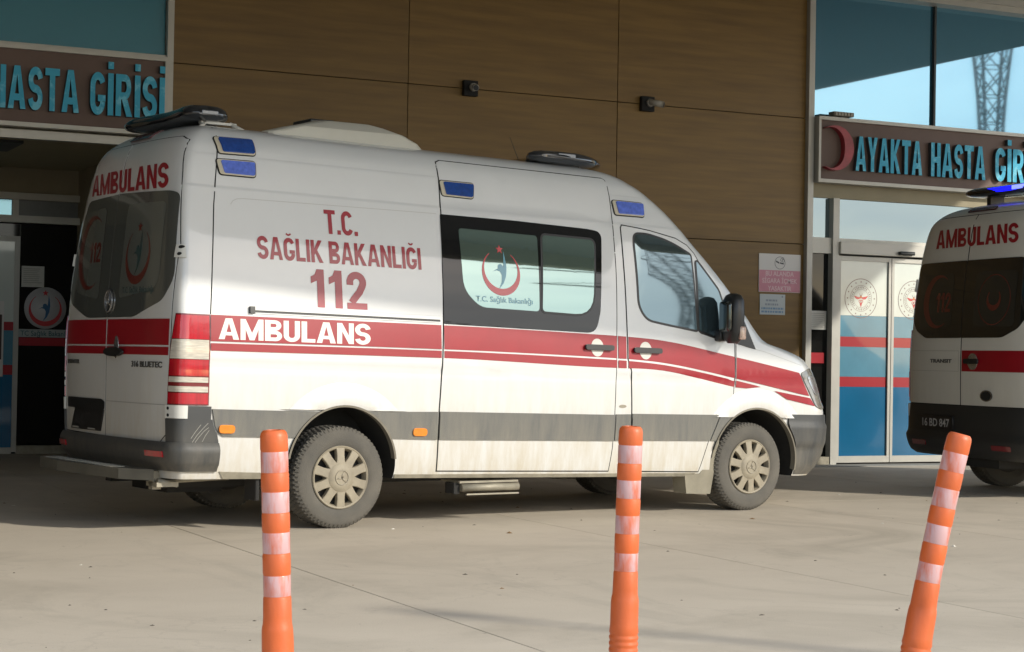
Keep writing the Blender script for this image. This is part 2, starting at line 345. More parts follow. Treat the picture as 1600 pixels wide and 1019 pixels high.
def rectq(x0,x1,z0,z1): return ((x0,z0),(x1,z0),(x1,z1),(x0,z1))
def lay(polys,fn,off,grid=.07,rim=.003,bm=None,mi=0):
    """lay flat polygons (u,v) onto a curved surface fn(u,v)->(pos,normal), standing off by `off`, with a rim back to the surface"""
    t=bmesh.new(); vmap={}
    def V(p):
        k=(round(p[0],5),round(p[1],5))
        if k not in vmap: vmap[k]=t.verts.new((p[0],p[1],0))
        return vmap[k]
    for p in polys:
        vs=[]
        for q in p:
            v=V(q)
            if v not in vs: vs.append(v)
        if len(vs)>2:
            try: t.faces.new(vs)
            except ValueError: pass
    big=[f for f in t.faces if len(f.verts)>4]
    if big: bmesh.ops.triangulate(t,faces=big)
    us=[v.co.x for v in t.verts]; vs=[v.co.y for v in t.verts]
    if grid:
        for ax,(a,b) in enumerate(((min(us),max(us)),(min(vs),max(vs)))):
            k=math.floor(a/grid)+1
            while k*grid<b:
                no=(1,0,0) if ax==0 else (0,1,0); p=(k*grid,0,0) if ax==0 else (0,k*grid,0)
                bmesh.ops.bisect_plane(t,geom=t.verts[:]+t.edges[:]+t.faces[:],plane_co=p,plane_no=no,dist=1e-6); k+=1
    own=bm is None; bm=bm or bmesh.new(); t.verts.index_update(); P=[]
    for v in t.verts:
        p,n=fn(v.co.x,v.co.y); P.append((p,n))
    ly=bm.verts.layers.float_vector.get('sn') or bm.verts.layers.float_vector.new('sn')
    nv=[bm.verts.new(p+n*off) for p,n in P]
    for v,(p,n) in zip(nv,P): v[ly]=n
    flip=None
    for f in t.faces:
        ids=[v.index for v in f.verts]
        if flip is None:
            a,b,c=[nv[i].co for i in ids[:3]]; flip=(b-a).cross(c-a).dot(P[ids[0]][1])<0
        if f.calc_area()<1e-9: continue
        a=[nv[i] for i in ids]
        g=bm.faces.new(a[::-1] if flip else a); g.material_index=mi; g.smooth=True
    if rim:
        low={}
        for e in t.edges:
            if len(e.link_faces)!=1: continue
            i,j=[v.index for v in e.verts]
            lp=e.link_loops[0]; i,j=lp.vert.index,lp.link_loop_next.vert.index
            for k in (i,j):
                if k not in low: low[k]=bm.verts.new(P[k][0]+P[k][1]*(off-rim))
            a=[nv[j],nv[i],low[i],low[j]]
            g=bm.faces.new(a[::-1] if flip else a); g.material_index=mi
    t.free(); return bm
def flat(axis,c,sgn=-1):
    """fn for a vertical plane: 'y' plane facing sgn*y with u=x,v=z"""
    return lambda u,v:(Vector((u,c,v)),Vector((0,sgn,0)))
WALL=flat('y',0)

# ------------------------------------------------------------------ ground
bm=bmesh.new(); s=1500
vs=[bm.verts.new(c) for c in ((-s,-s,-.03),(s,-s,-.03),(s,s,-.03),(-s,s,-.03))]; bm.faces.new(vs)
ground=struct('ground',bm,baseground)
bm=bmesh.new(); box(bm,-9.7,21.6,-25.0,3.7,-.028,-.012); jb=obj('joint_bed',bm,jointg,ground)
slabmesh={}
xs=[3.33+2.6*k+(-.05 if k==1 else 0) for k in range(-5,8)]
ysl=[-24.9,-18.2,-11.3,-4.35,.0,3.66]
for i in range(len(xs)-1):
    for j in range(len(ysl)-1):
        W_,H_=xs[i+1]-xs[i]-.005,ysl[j+1]-ysl[j]-.005; k=(round(W_,3),round(H_,3))
        if k not in slabmesh:
            bm=nbox(-W_/2,W_/2,-H_/2,H_/2,-.02,0); bmesh.ops.bevel(bm,geom=[e for e in bm.edges if all(v.co.z>-.001 for v in e.verts)],offset=.0025,segments=1,affect='EDGES')
            o=obj('concrete_slab',bm,concrete,ground); slabmesh[k]=o.data
        else:
            o=bpy.data.objects.new('concrete_slab',slabmesh[k]); COL.objects.link(o); o.parent=ground
        o.location=((xs[i]+xs[i+1])/2,(ysl[j]+ysl[j+1])/2,random.uniform(-.0008,.0008))
bm=bmesh.new(); rl=random.Random(11)
for k in range(150):
    x,y=rl.uniform(-1,13),rl.uniform(-11.2,-2.2); r_=rl.uniform(.004,.012) if k%12 else rl.uniform(.014,.026); n_=5; h_=r_*rl.uniform(.3,.7); a0=rl.uniform(0,6)
    ring_=[bm.verts.new((x+r_*rl.uniform(.6,1.2)*math.cos(a0+6.283*i/n_)*(1.6 if k%3 else 1),y+r_*rl.uniform(.6,1.2)*math.sin(a0+6.283*i/n_),.0008)) for i in range(n_)]; tp_=bm.verts.new((x,y,.001+h_))
    for i in range(n_): f=bm.faces.new((ring_[i],ring_[(i+1)%n_],tp_)); f.material_index=0 if k%4 else (1 if k%8 else 2)
tag(obj('grit',bm,[mat('grit_dark',(.10,.085,.065),.9),mat('grit_pale',(.60,.57,.50),.8),mat('dry_leaf',(.20,.12,.05),.8)]),'loose grit, dry leaf bits and pale chips scattered on the concrete','grit',kind='stuff')
# ------------------------------------------------------------------ hospital building
bld=thing('hospital_building','hospital entrance front with brown wood cladding and teal glass behind the ambulances','building',(8,0,0))
def B(name,bm,m,parent=None,**k):
    """part of the building given in world coordinates"""
    p=parent or bld
    o=obj(name,bm,m,p,**k)
    if parent is None: o.location=(-8,0,0)
    return o
# backing walls / mass (left of vestibule, core behind wood, right wing, upper floors)
bm=bmesh.new(); box(bm,4.70,12.0,.03,9,.0,5.38); B('core_wall',bm,joint)
bm=bmesh.new(); box(bm,-14,26,.2,12,5.62,9.5); box(bm,-14,-1.0,.05,9,0,5.62); box(bm,-1.0,4.70,3.75,9,0,5.62); box(bm,12.0,26,1.2,9,0,5.62); box(bm,16.8,26,.02,1.2,0,5.62)
B('structure_wall',bm,beigewall)
B('added_shading_wing',nbox(-30,-3.5,-11.0,.04,0,5.619),mat('added_wing_brown',(.12,.08,.04),.6,var=.2,vscale=2))  # unseen wing, added to block skylight and darken the left side
bm=bmesh.new(); box(bm,-34,17.4,-11.6,.2,5.62,6.15); B('canopy',bm,mat('soffit_grey',(.28,.29,.29),.7,var=.05))  # left end lengthened out of view to darken the left side
bm=bmesh.new(); box(bm,-34,17.4,-11.85,-11.601,5.28,6.2); B('added_canopy_shadow_beam',bm,beigewall)  # unseen beam, added to lower the canopy's shadow edge and window reflection
bm=bmesh.new(); box(bm,-14,16.6,-.16,.2,5.40,5.62); box(bm,-14,16.6,-.19,-.16,5.47,5.62); B('fascia',bm,alu)
cw=[4.665,7.11,9.55,12.0]; rh=[.06,1.08,2.51,3.94,5.395]; pm={}
for i in range(3):
    for j in range(4):
        a,b,c,d=cw[i]+.004,cw[i+1]-.004,rh[j]+.004,rh[j+1]-.004; k=(round(b-a,3),round(d-c,3))
        if k not in pm:
            o=B('wood_panel',nbox(-(b-a)/2,(b-a)/2,0,.02,-(d-c)/2,(d-c)/2,bev=.0015),wood); pm[k]=o.data
        else: o=bpy.data.objects.new('wood_panel',pm[k]); COL.objects.link(o); o.parent=bld
        o.location=((a+b)/2-8,random.uniform(0,.002),(c+d)/2)
bm=bmesh.new(); box(bm,4.67,11.995,-.012,.03,0,.058); B('plinth',bm,alu)
# --- left bay: post, teal pane, vestibule
bm=bmesh.new(); box(bm,4.60,4.66,-.05,.1,0,5.4); B('post',bm,alu)
bm=bmesh.new(); box(bm,-1.0,4.598,-.03,.1,3.955,4.0); B('transom_rail',bm,alu)
for a,b in ((-1.0,1.0),(1.03,2.6),(2.63,4.595)):
    B('glass_pane',nbox(a,b,.03,.05,4.002,5.40),tealdull)
bm=bmesh.new(); box(bm,-1.0,4.6,.1,3.75,3.2,3.24); B('vestibule_ceiling',bm,ceil)
bm=bmesh.new(); box(bm,-1.0,4.6,.0,.1,3.12,3.2); B('lintel',bm,alu)
B('vestibule_side_wall',nbox(4.60,4.698,.101,3.75,0,3.2),beigewall); B('vestibule_side_wall',nbox(-1.05,-1.0,.1,3.75,0,3.2),beigewall)
bm=bmesh.new(); box(bm,3.05,3.45,.9,1.75,3.17,3.199); B('ceiling_grille',bm,aludark)
YB=3.62
bm=bmesh.new(); box(bm,-1,4.6,YB+.02,3.75,2.92,3.2); box(bm,-1,4.6,YB+.06,3.75,0,2.92,mi=1); B('vestibule_back_wall',bm,[beigewall,darkglass])
bm=bmesh.new(); box(bm,-1,4.6,YB-.06,YB+.05,2.84,2.915); box(bm,-1,4.6,YB-.08,YB+.05,2.58,2.66,mi=0); box(bm,3.86,3.93,YB-.03,YB+.05,2.66,2.84); B('door_header',bm,alu)
B('transom_panel',nbox(3.93,4.595,YB,YB+.03,2.662,2.838),mat('grey_transom',(.16,.17,.17),.3,var=.2))
B('transom_panel',nbox(2.0,3.86,YB,YB+.03,2.662,2.838),tealdull)
lf=B('sliding_door',nbox(3.90,3.955,YB-.03,YB+.03,.02,2.43),alu)
obj('rail',nbox(2.4,3.90,YB-.03,YB+.03,2.37,2.43),alu,lf); obj('rail',nbox(2.4,3.90,YB-.03,YB+.03,.0,.07),alu,lf)
for a,b,m in ((1.47,2.37,filmwhite),(1.375,1.47,filmred),(.99,1.375,filmlight),(.88,.99,filmred),(.07,.88,filmblue)):
    obj('door_film',nbox(2.4,3.90,YB-.01,YB+.01,a+.001,b),m,lf)
B('side_pane',nbox(3.97,4.595,YB+.03,YB+.05,.08,2.57),darkglass)
B('side_stripe',nbox(3.97,4.595,YB+.022,YB+.03,1.21,1.30),filmred)
bm=bmesh.new(); box(bm,3.96,4.6,YB-.03,YB+.05,0,.09); B('kick_rail',bm,dullmetal)
# --- right bay
bm=bmesh.new(); box(bm,12.0,12.075,-.06,.2,0,5.4); B('post',bm,alu)
for a,b in ((12.078,13.815),(13.845,15.6),(15.63,16.8)):
    B('glass_pane',nbox(a,b,.04,.06,3.97,5.40),teal)
B('mullion',nbox(13.815,13.845,.0,.08,3.97,5.40),aludark); B('mullion',nbox(15.6,15.63,.0,.08,3.97,5.40),aludark)
bm=bmesh.new(); box(bm,12.076,16.8,.02,.15,3.055,3.97); B('header_band',bm,beigewall)
bm=bmesh.new(); box(bm,12.38,12.465,-.03,.15,0,3.054); box(bm,14.46,14.54,-.03,.15,0,3.054); B('jamb',bm,alu)
B('transom_pane',nbox(12.467,14.458,.05,.07,2.60,3.054),trglass); B('transom_pane',nbox(12.077,12.378,.05,.07,2.60,3.054),trglass); B('transom_pane',nbox(14.542,16.8,.05,.07,2.60,3.054),trglass)
bm=bmesh.new(); box(bm,12.467,14.458,-.06,.1,2.42,2.56,bev=.006); box(bm,12.467,14.458,-.0,.1,2.561,2.599); box(bm,12.077,12.378,-.0,.1,2.42,2.599); B('door_operator_box',bm,mat('white_alu',(.62,.60,.54),.4,var=.06))
B('side_pane',nbox(12.077,12.378,.06,.08,.1,2.419),darkglass); B('side_pane',nbox(14.542,16.8,.06,.08,.1,2.599),darkglass)
B('side_stripe',nbox(12.077,12.33,.045,.055,1.165,1.285),filmred)
bm=bmesh.new(); box(bm,12.077,12.378,-.02,.1,0,.1); box(bm,14.542,16.8,-.02,.1,0,.1); B('kick_rail',bm,dullmetal)
bm=bmesh.new(); box(bm,11.2,17,-.30,.1,-.0,.012); B('threshold',bm,mat('threshold_grey',(.30,.30,.28),.7,var=.15))
for x0,x1 in ((12.475,13.225),(13.235,14.45)):
    lf=B('sliding_door',nbox(x0,x0+.035,-.01,.045,.03,2.40),alu)
    bm=bmesh.new(); box(bm,x1-.035,x1,-.01,.045,.03,2.40); box(bm,x0+.036,x1-.036,-.01,.045,2.35,2.40); box(bm,x0+.036,x1-.036,-.01,.045,.03,.105); obj('door_frame',bm,alu,lf)
    for a,b,m in ((1.72,2.35,filmwhite),(1.475,1.72,filmlight),(1.36,1.475,filmred),(1.015,1.36,filmlight),(.90,1.015,filmred),(.105,.90,filmblue)):
        obj('door_film',nbox(x0+.036,x1-.036,.012,.03,a+.001,b),m,lf)
    cx,cz=x0+.335,1.92; fn=flat('y',.012); bm=bmesh.new()
    lay(ringquads(cx,cz,.222,.229),fn,.001,0,0,bm,0); lay(ringquads(cx,cz,.148,.152),fn,.001,0,0,bm,0); lay(ringquads(cx,cz,.105,.108),fn,.001,0,0,bm,0)
    for k in range(16): lay([star(cx+.19*math.cos(k*math.pi/8),cz+.19*math.sin(k*math.pi/8),.013)],fn,.001,0,0,bm,0)
    for k in range(34):
        a=k*2*math.pi/34; q=Vector((math.cos(a),math.sin(a))); t=Vector((-q.y,q.x)); c=Vector((cx,cz))+q*.128; h=.008+.004*(k%3)/2
        if k%9==4: continue
        lay([[tuple(c-t*.004-q*h),tuple(c+t*.004-q*h),tuple(c+t*.004+q*h),tuple(c-t*.004+q*h)][::-1]],fn,.001,0,0,bm,0)
    for sg in (-1,1):
        lay([[(cx+sg*.012,cz+.012),(cx+sg*.10,cz+.03),(cx+sg*.085,cz+.008),(cx+sg*.065,cz-.008),(cx+sg*.04,cz-.014),(cx+sg*.015,cz-.005)][::sg]],fn,.001,0,0,bm,1)
    lay(ringquads(cx-.014,cz-.032,.010,.018,16),fn,.0015,0,0,bm,1); lay(ringquads(cx+.014,cz-.032,.010,.018,16),fn,.0015,0,0,bm,1)
    lay([[(cx-.02,cz-.052),(cx,cz-.105),(cx+.02,cz-.052)]],fn,.001,0,0,bm,1); lay([circ(cx,cz+.014,.017,n=14)],fn,.0015,0,0,bm,2); lay(crescent(cx,cz+.05,.02,.003,.007,110,90,12),fn,.001,0,0,bm,0)
    obj('emblem',bm,[emblemline,logored,emblemorange],lf)
bm=bmesh.new(); lay([rpoly(rectq(13.28,13.49,2.435,2.478),.012)],flat('y',-.06),.045,0,.045,bm,0); B('door_sensor',bm,aludark)
# ------------------------------------------------------------------ signs with raised letters
def raised_letters(parent,words,z0,z1,y,depth,ox):
    """words: (text,x0,x1). every letter its own solid piece"""
    for s,x0,x1 in words:
        shp=[block_glyph(ch,.215) for ch in s]; gap=.09
        tot=sum(b for _,b in shp)+gap*(len(s)-1); k=(x1-x0)/tot; x=x0
        for ch,(ps,b) in zip(s,shp):
            P=[[(x+q[0]*k-ox,z0+q[1]*(z1-z0)) for q in p] for p in ps]
            bm=lay(P,flat('y',y),depth,0,0,None,0)
            bmesh.ops.remove_doubles(bm,verts=bm.verts[:],dist=1e-5)
            be=[e for e in bm.edges if len(e.link_faces)==1]
            r=bmesh.ops.extrude_edge_only(bm,edges=be)
            for v in r['geom']:
                if isinstance(v,bmesh.types.BMVert): v.co.y+=depth
                elif isinstance(v,bmesh.types.BMFace): v.material_index=1
            bmesh.ops.recalc_face_normals(bm,faces=bm.faces[:])
            for f in bm.faces: f.smooth=False
            obj('letter',bm,[letblue,letside],parent); x+=(b+gap)*k
def sign(label,x0,x1,words,crescent_at=None):
    t=thing('entrance_sign',label,'sign',((x0+x1)/2,0,3.6)); ox=(x0+x1)/2
    def S(n,bm,m): o=obj(n,bm,m,t); o.location=(-ox,0,-3.6); return o
    S('board',nbox(x0+.03,x1-.03,-.10,.019,3.255,3.925),signbrown)
    bm=bmesh.new(); box(bm,x0,x1,-.135,.018,3.925,3.965); box(bm,x0,x1,-.135,.018,3.215,3.255); box(bm,x0,x0+.03,-.135,.018,3.2555,3.9245); box(bm,x1-.03,x1,-.135,.018,3.2555,3.9245)
    S('frame',bm,alu)
    h=bpy.data.objects
    n0=set(o.name for o in h); raised_letters(t,words,3.37,3.765,-.10,.055,0)
    for o in list(t.children):
        if o.name not in n0: o.location=(-ox,0,-3.6)
    if crescent_at:
        bm=bmesh.new(); P=[]
        ps=crescent(crescent_at,3.61,.255,.004,.125,118,180,40)
        # open to the left: thick on the right
        lay(ps,flat('y',-.10),.075,0,.075,bm,0)
        for f in bm.faces: f.smooth=False
        S('crescent',bm,cresred)
    return t
sign('brown entrance sign with blue raised letters HASTA GİRİŞİ above the dark left doorway',-.9,4.59,[('HASTA',2.94,3.745),('GİRİŞİ',3.845,4.555)])
sign('brown sign with red crescent and blue letters AYAKTA HASTA GİRİŞİ above the sliding doors',12.09,16.5,[('AYAKTA',12.585,13.535),('HASTA',13.665,14.475),('GİRİŞİ',14.62,15.42)],12.29)
# floodlight on right sign
t=thing('floodlight','small floodlight lying on top of the right entrance sign','light',(12.42,-.09,3.966))
obj('housing',nbox(-.14,.14,-.06,.05,.012,.062,bev=.006),mat('floodlight_grey',(.16,.14,.11),.5),t)
bm=bmesh.new()
for k in range(6): box(bm,-.12+k*.042,-.095+k*.042,-.066,-.061,.02,.055)
obj('cooling_fin',bm,mat('floodlight_glass',(.34,.32,.26),.4),t); obj('bracket',nbox(-.02,.02,-.03,.03,0,.012),aludark,t)
# wall cameras
def cctv(label,x,z,yaw,visible_body):
    t=thing('security_camera',label,'camera',(x,0,z),0,'security cameras on the wood cladding')
    obj('mounting_box',nbox(-.08,.08,-.06,-.001,-.08,.08,bev=.006),black,t)
    bm=bmesh.new(); d=Vector((math.sin(yaw),-math.cos(yaw),-.22)).normalized(); c=Vector((.02,-.056,.01))
    tube(bm,c,c+Vector((0,-.035,0)),.046,.04,18); obj('base_ring',bm,camwhite,t)
    a=c+Vector((0,-.05,0)); bm=bmesh.new(); tube(bm,a-d*.02,a+d*.115,.032,.034,18); tube(bm,a+d*.115,a+d*.13,.034,.032,18); b=obj('housing',bm,camwhite,t)
    bm=bmesh.new(); tube(bm,a+d*.131,a+d*.134,.028,.028,18); obj('lens',bm,blackpl,b)
cctv('white bullet camera pointing outward on the wood wall, left one of two',7.79,3.94,-.35,0)
cctv('white bullet camera on a black box turned to the right, nearer the glass doors',9.90,3.94,.85,1)
# notices
t=thing('no_smoking_sign','white and faded pink no smoking sign on the wood wall','sign',(11.67,0,2.17))
obj('panel',nbox(-.28,.28,-.008,-.001,-.215,.215),whitepl,t)
bm=bmesh.new(); lay([[(-.276,-.211),(.276,-.211),(.276,.03),(-.276,.03)]],flat('y',-.008),.001,0,0,bm,0); obj('pink_field',bm,pink,t)
bm=bmesh.new(); F=flat('y',-.009)
lay(text_fit('BU ALANDA',rectq(-.19,.19,-.035,.02),.02),F,.001,0,0,bm,0); lay(text_fit('SİGARA İÇMEK',rectq(-.235,.235,-.115,-.06),.02,base='SGARA'),F,.001,0,0,bm,0); lay(text_fit('YASAKTIR',rectq(-.16,.16,-.20,-.145),.02),F,.001,0,0,bm,0); obj('lettering',bm,mat('pale_print',(.72,.52,.56),.5),t)
bm=bmesh.new(); lay(ringquads(0,.115,.066,.071),F,.0005,0,0,bm,0); lay([[(-.055,.125),(-.01,.105),(-.01,.122),(-.055,.142)][::1]],F,.001,0,0,bm,0); lay([[(.0,.108),(.05,.098),(.05,.115),(.0,.122)]],F,.001,0,0,bm,0)
lay(ringquads(.02,.15,.012,.017,14),F,.001,0,0,bm,0); lay(ringquads(.04,.165,.010,.014,14),F,.001,0,0,bm,0); lay(ringquads(.045,.14,.012,.016,14),F,.001,0,0,bm,0); obj('pictogram',bm,inkdark,t)
t=thing('small_wall_notice','small pale blue printed notice below the no smoking sign','notice',(11.58,0,1.815))
obj('panel',nbox(-.17,.17,-.006,-.001,-.115,.115),mat('pale_blue_panel',(.50,.55,.57),.4),t)
bm=bmesh.new(); F=flat('y',-.006)
for z,a,b,mi in ((.045,-.09,.06,0),(0,-.10,.08,0),(-.045,-.15,.15,1),(-.082,-.15,.15,1)):
    x=a
    while x<b: l=random.uniform(.015,.04); lay([list(rectq(x,min(x+l,b),z-.011,z+.011))],F,.001,0,0,bm,mi); x+=l+.008
lay([circ(.13,.09,.012,n=12)],F,.001,0,0,bm,0); obj('print_lines',bm,[inkgrey,inkblue],t)
def paper_sheet(label,cat,x,y,z,w_,h_):
    t=thing('paper_notice',label,cat,(x,y,z)); obj('sheet',nbox(-w_/2,w_/2,-.004,0,-h_/2,h_/2),paper,t)
    bm=bmesh.new(); q=h_/2-.03
    while q>-h_/2+.03:
        lay([list(rectq(-w_/2+.02,w_/2-random.uniform(.02,.08),q-.004,q+.004))],flat('y',-.004),.001,0,0,bm,0); q-=.022
    obj('print_lines',bm,mat('faint_print',(.36,.36,.33),.7),t)
paper_sheet('paper notice on the narrow dark pane beside the right sliding doors','notice',12.215,.045,1.655,.27,.215)
paper_sheet('paper notice stuck on the dark glass inside the left entrance','notice',4.11,YB+.02,1.985,.25,.235)
t=thing('round_sticker','round white sticker with red crescent, star and blue figure on dark left doorway glass','sticker',(4.255,YB+.02,1.635))
def ministry_logo(fn,cx,cz,r,offs,bm,sy=1.0,mi=(0,1)):
    lay(crescent(cx,cz,r,.006*r/.2,.30*r,70,90,30),fn,offs,0,0,bm,mi[0])
    lay([star(cx,cz+r*1.02,r*.20)],fn,offs,0,0,bm,mi[0])
    lay([circ(cx-.02*r,cz+.24*r,.14*r,n=16)],fn,offs,0,0,bm,mi[1])
    body=[(.20,.95),(.26,.6),(.30,.25),(.25,-.12),(.10,-.45),(-.16,-.72),(.0,-.40),(.03,-.1),(-.05,.05),(-.22,.10),(-.42,.03),(-.20,.17),(.05,.12),(.14,.3),(.17,.6)]
    lay([[(cx+a*r,cz+b*r) for a,b in body][::-1]],fn,offs,0,0,bm,mi[1])
obj('disc',lay([circ(0,0,.235,n=40)],flat('y',0),.004,0,.004),mat('sticker_white',(.52,.52,.54),.4),t)
bm=bmesh.new(); ministry_logo(flat('y',-.004),0,-.02,.185,.001,bm); obj('emblem',bm,[mat('sticker_red',(.52,.03,.035),.4),mat('sticker_blue',(.02,.11,.25),.4)],t)
t=thing('sticker_strip','pale strip lettered TC Sağlık Bakanlığı under the round sticker','sticker',(4.245,YB+.02,1.35))
obj('strip',nbox(-.285,.33,-.004,0,-.045,.045),mat('strip_pale',(.34,.38,.38),.5),t)
obj('lettering',lay(text_fit('TC Sağlık Bakanlığı',rectq(-.26,.31,-.03,.028),.01,base='TCS'),flat('y',-.004),.001,0,0),mat('strip_ink',(.02,.10,.12),.5),t)
t=thing('poster','white edged poster on the blue door leaf at the left edge','poster',(3.72,YB-.011,1.28))
obj('sheet',nbox(-.20,.075,-.004,0,-.42,.42),whitepl,t); obj('picture',nbox(-.18,.055,-.006,-.004,-.23,.27),mat('poster_dark',(.06,.03,.03),.5,var=.5,vscale=9),t)

# ------------------------------------------------------------------ ambulances: body surface
def pch(tab):
    xs=[a for a,_ in tab];ys=[b for _,b in tab];n=len(xs)
    h=[xs[i+1]-xs[i] for i in range(n-1)];d=[(ys[i+1]-ys[i])/h[i] for i in range(n-1)]
    m=[0]*n;m[0]=d[0];m[-1]=d[-1]
    for i in range(1,n-1):
        if d[i-1]*d[i]>0:
            w1=2*h[i]+h[i-1];w2=h[i]+2*h[i-1];m[i]=(w1+w2)/(w1/d[i-1]+w2/d[i])
    def f(x):
        if x<=xs[0]:return ys[0]
        if x>=xs[-1]:return ys[-1]
        i=bisect.bisect_right(xs,x)-1;t=(x-xs[i])/h[i]
        return ys[i]*(1+2*t)*(1-t)**2+h[i]*m[i]*t*(1-t)**2+ys[i+1]*t*t*(3-2*t)+h[i]*m[i+1]*t*t*(t-1)
    return f
def sst(a,b,x):
    t=min(1,max(0,(x-a)/(b-a))); return t*t*(3-2*t)
class Body:
    """van skin: horizontal outlines stacked in z; x forward, y left, z up"""
    def __init__(s,w,xr,xf,df,dr,nf=2.3,nr=3.0,shear=.018,steps=(),cab=None):
        s.w0,s.xr,s.xf,s.df,s.dr=map(pch,(w,xr,xf,df,dr));s.nf,s.nr,s.shear=nf,nr,shear; s.steps=steps; s.cab=cab; s.zmax=w[-1][0]; s.zmin=w[0][0]
    def w(s,z):
        v=s.w0(z)
        for a,b,d in s.steps: v+=d*(1-sst(a,b,z))
        return v
    def bul(s,x,z):
        if not s.cab: return 1
        return 1+s.cab*sst(2.28,2.6,x)*sst(1.42,2.2,z)*(1-sst(2.2,2.5,z))
    def Y(s,x,z): return s.Y0(x,z)*s.bul(x,z)
    def Y0(s,x,z):
        w=s.w(z);xf=s.xf(z);D=s.df(z);xr=s.xr(z);Rr=s.dr(z)
        if x>xf-D:
            q=min(1,max(0,1-(xf-x)/D));return w*(max(0,1-q**s.nf))**(1/s.nf)
        if x<xr+Rr:
            q=min(1,max(0,1-(x-xr)/Rr));return w*(max(0,1-q**s.nr))**(1/s.nr)
        return w
    def XR(s,y,z):
        q=min(1,abs(y)/s.w(z));return s.xr(z)+s.dr(z)*(1-(max(0,1-q**s.nr))**(1/s.nr))
    def ring(s,z,n1=18,n2=40,n3=26):
        w=s.w(z);xf=s.xf(z);D=s.df(z);xr=s.xr(z);Rr=s.dr(z);P=[]
        for i in range(n1+1):
            a=math.pi/2*i/n1;q=math.sin(a)**(2/s.nr);c=math.cos(a)**(2/s.nr) if i<n1 else 0
            P.append((xr+Rr*(1-c),-w*q))
        for i in range(1,n2): P.append((xr+Rr+(xf-D-xr-Rr)*i/n2,-w))
        for i in range(n3+1):
            a=math.pi/2*i/n3;q=math.sin(a)**(2/s.nf);c=math.cos(a)**(2/s.nf) if i<n3 else 0
            P.append((xf-D+D*q,-w*c))
        return [(x,y*s.bul(x,z)) for x,y in P]
    def pt(s,x,y,z): return Vector((x,y,z-s.shear*x))
    def side(s,sg=-1):
        def fn(x,z):
            e=.004; P=lambda a,b:s.pt(a,sg*s.Y(a,b),b)
            n=(P(x+e,z)-P(x-e,z)).cross(P(x,z+e)-P(x,z-e)).normalized()
            if n.y*sg<0: n=-n
            return P(x,z),n
        return fn
    def rear(s):
        def fn(u,z):   # u = -y : left to right as seen from behind
            e=.004; P=lambda a,b:s.pt(s.XR(a,b),-a,b)
            n=(P(u+e,z)-P(u-e,z)).cross(P(u,z+e)-P(u,z-e)).normalized()
            if n.x>0: n=-n
            return P(u,z),n
        return fn
    def shell(s,z0,bm=None):
        bm=bmesh.new(); zs=[]; z=z0
        while z<s.zmax-.2: zs.append(z); z+=.03
        k=14
        zs+=[s.zmax-.2+(.2)*math.sin(math.pi/2*i/k) for i in range(k+1)]
        for a,b,d in s.steps: zs+=[a,b,(a+b)/2]
        zs=sorted(set(round(q,4) for q in zs)); rows=[]
        for z in zs:
            P=s.ring(z); P=P+[(x,-y) for x,y in P[-2:0:-1]]
            rows.append([bm.verts.new(s.pt(x,y,z)) for x,y in P])
        n=len(rows[0])
        for i in range(len(rows)-1):
            for j in range(n): bm.faces.new((rows[i][j],rows[i][(j+1)%n],rows[i+1][(j+1)%n],rows[i+1][j]))
        bm.faces.new(rows[0][::-1]); bm.faces.new(rows[-1]); return bm
    def wrap(s,zs,A,Bf,off,N=28,rim=.01,front=False,mirror=False,bm=None,mi=0,sg=1):
        """strip of skin from point A(z) to B(z) of the right-hand outline: each ('y',v) measured on the rear/front face or ('x',v) on the side"""
        own=bm is None; bm=bm or bmesh.new(); rows=[]
        for z in zs:
            P=[Vector(p) for p in s.ring(z,40,60,48)]
            def idx(c):
                k,v=c
                for i in range(len(P)-1):
                    a,b=(P[i].x,P[i+1].x) if k=='x' else (-P[i].y,-P[i+1].y)
                    if k=='y' and front and P[i].x<1: continue
                    if k=='x' and not (-P[i].y>.3): continue
                    if (a-v)*(b-v)<=0 and a!=b: return i+(v-a)/(b-a)
                return 0 if (k=='y' and not front) else len(P)-1
            ia,ib=idx(A(z)),idx(Bf(z)); ia,ib=min(ia,ib),max(ia,ib)
            def at(t): i=min(int(t),len(P)-2); return P[i].lerp(P[i+1],t-i)
            pts=[at(ia)]+[P[i] for i in range(int(ia)+1,int(math.ceil(ib)))]+[at(ib)]
            L=[0]
            for i in range(1,len(pts)): L.append(L[-1]+(pts[i]-pts[i-1]).length)
            row=[]
            for k in range(N+1):
                d=L[-1]*k/N; i=min(max(bisect.bisect_right(L,d)-1,0),len(pts)-2); t=(d-L[i])/max(L[i+1]-L[i],1e-9); p=pts[i].lerp(pts[i+1],t)
                tg=(pts[min(i+2,len(pts)-1)]-pts[max(i-1,0)]).normalized(); nrm=Vector((tg.y,-tg.x)); o=off(z) if callable(off) else off
                row.append((p,nrm,o,z))
            rows.append(row)
        # outward direction is away from the van's axis
        def put(d=0):
            return [[bm.verts.new(s.pt(p.x+n.x*(o-d),sg*(p.y+n.y*(o-d)),z)) for p,n,o,z in r] for r in rows]
        V=put()
        def quad(a,b,c,d):
            f=bm.faces.new((a,b,c,d) if sg>0 else (d,c,b,a)); f.material_index=mi; f.smooth=True
        for i in range(len(V)-1):
            for k in range(N): quad(V[i][k],V[i][k+1],V[i+1][k+1],V[i+1][k])
        if rim:
            U=put(rim)
            for k in range(N): quad(U[0][k],U[0][k+1],V[0][k+1],V[0][k]); quad(V[-1][k],V[-1][k+1],U[-1][k+1],U[-1][k])
            for i in range(len(V)-1): quad(V[i][0],V[i+1][0],U[i+1][0],U[i][0]); quad(V[i+1][N],V[i][N],U[i][N],U[i+1][N])
        if mirror: s.wrap(zs,A,Bf,off,N,rim,front,False,bm,mi,-sg)
        return bm
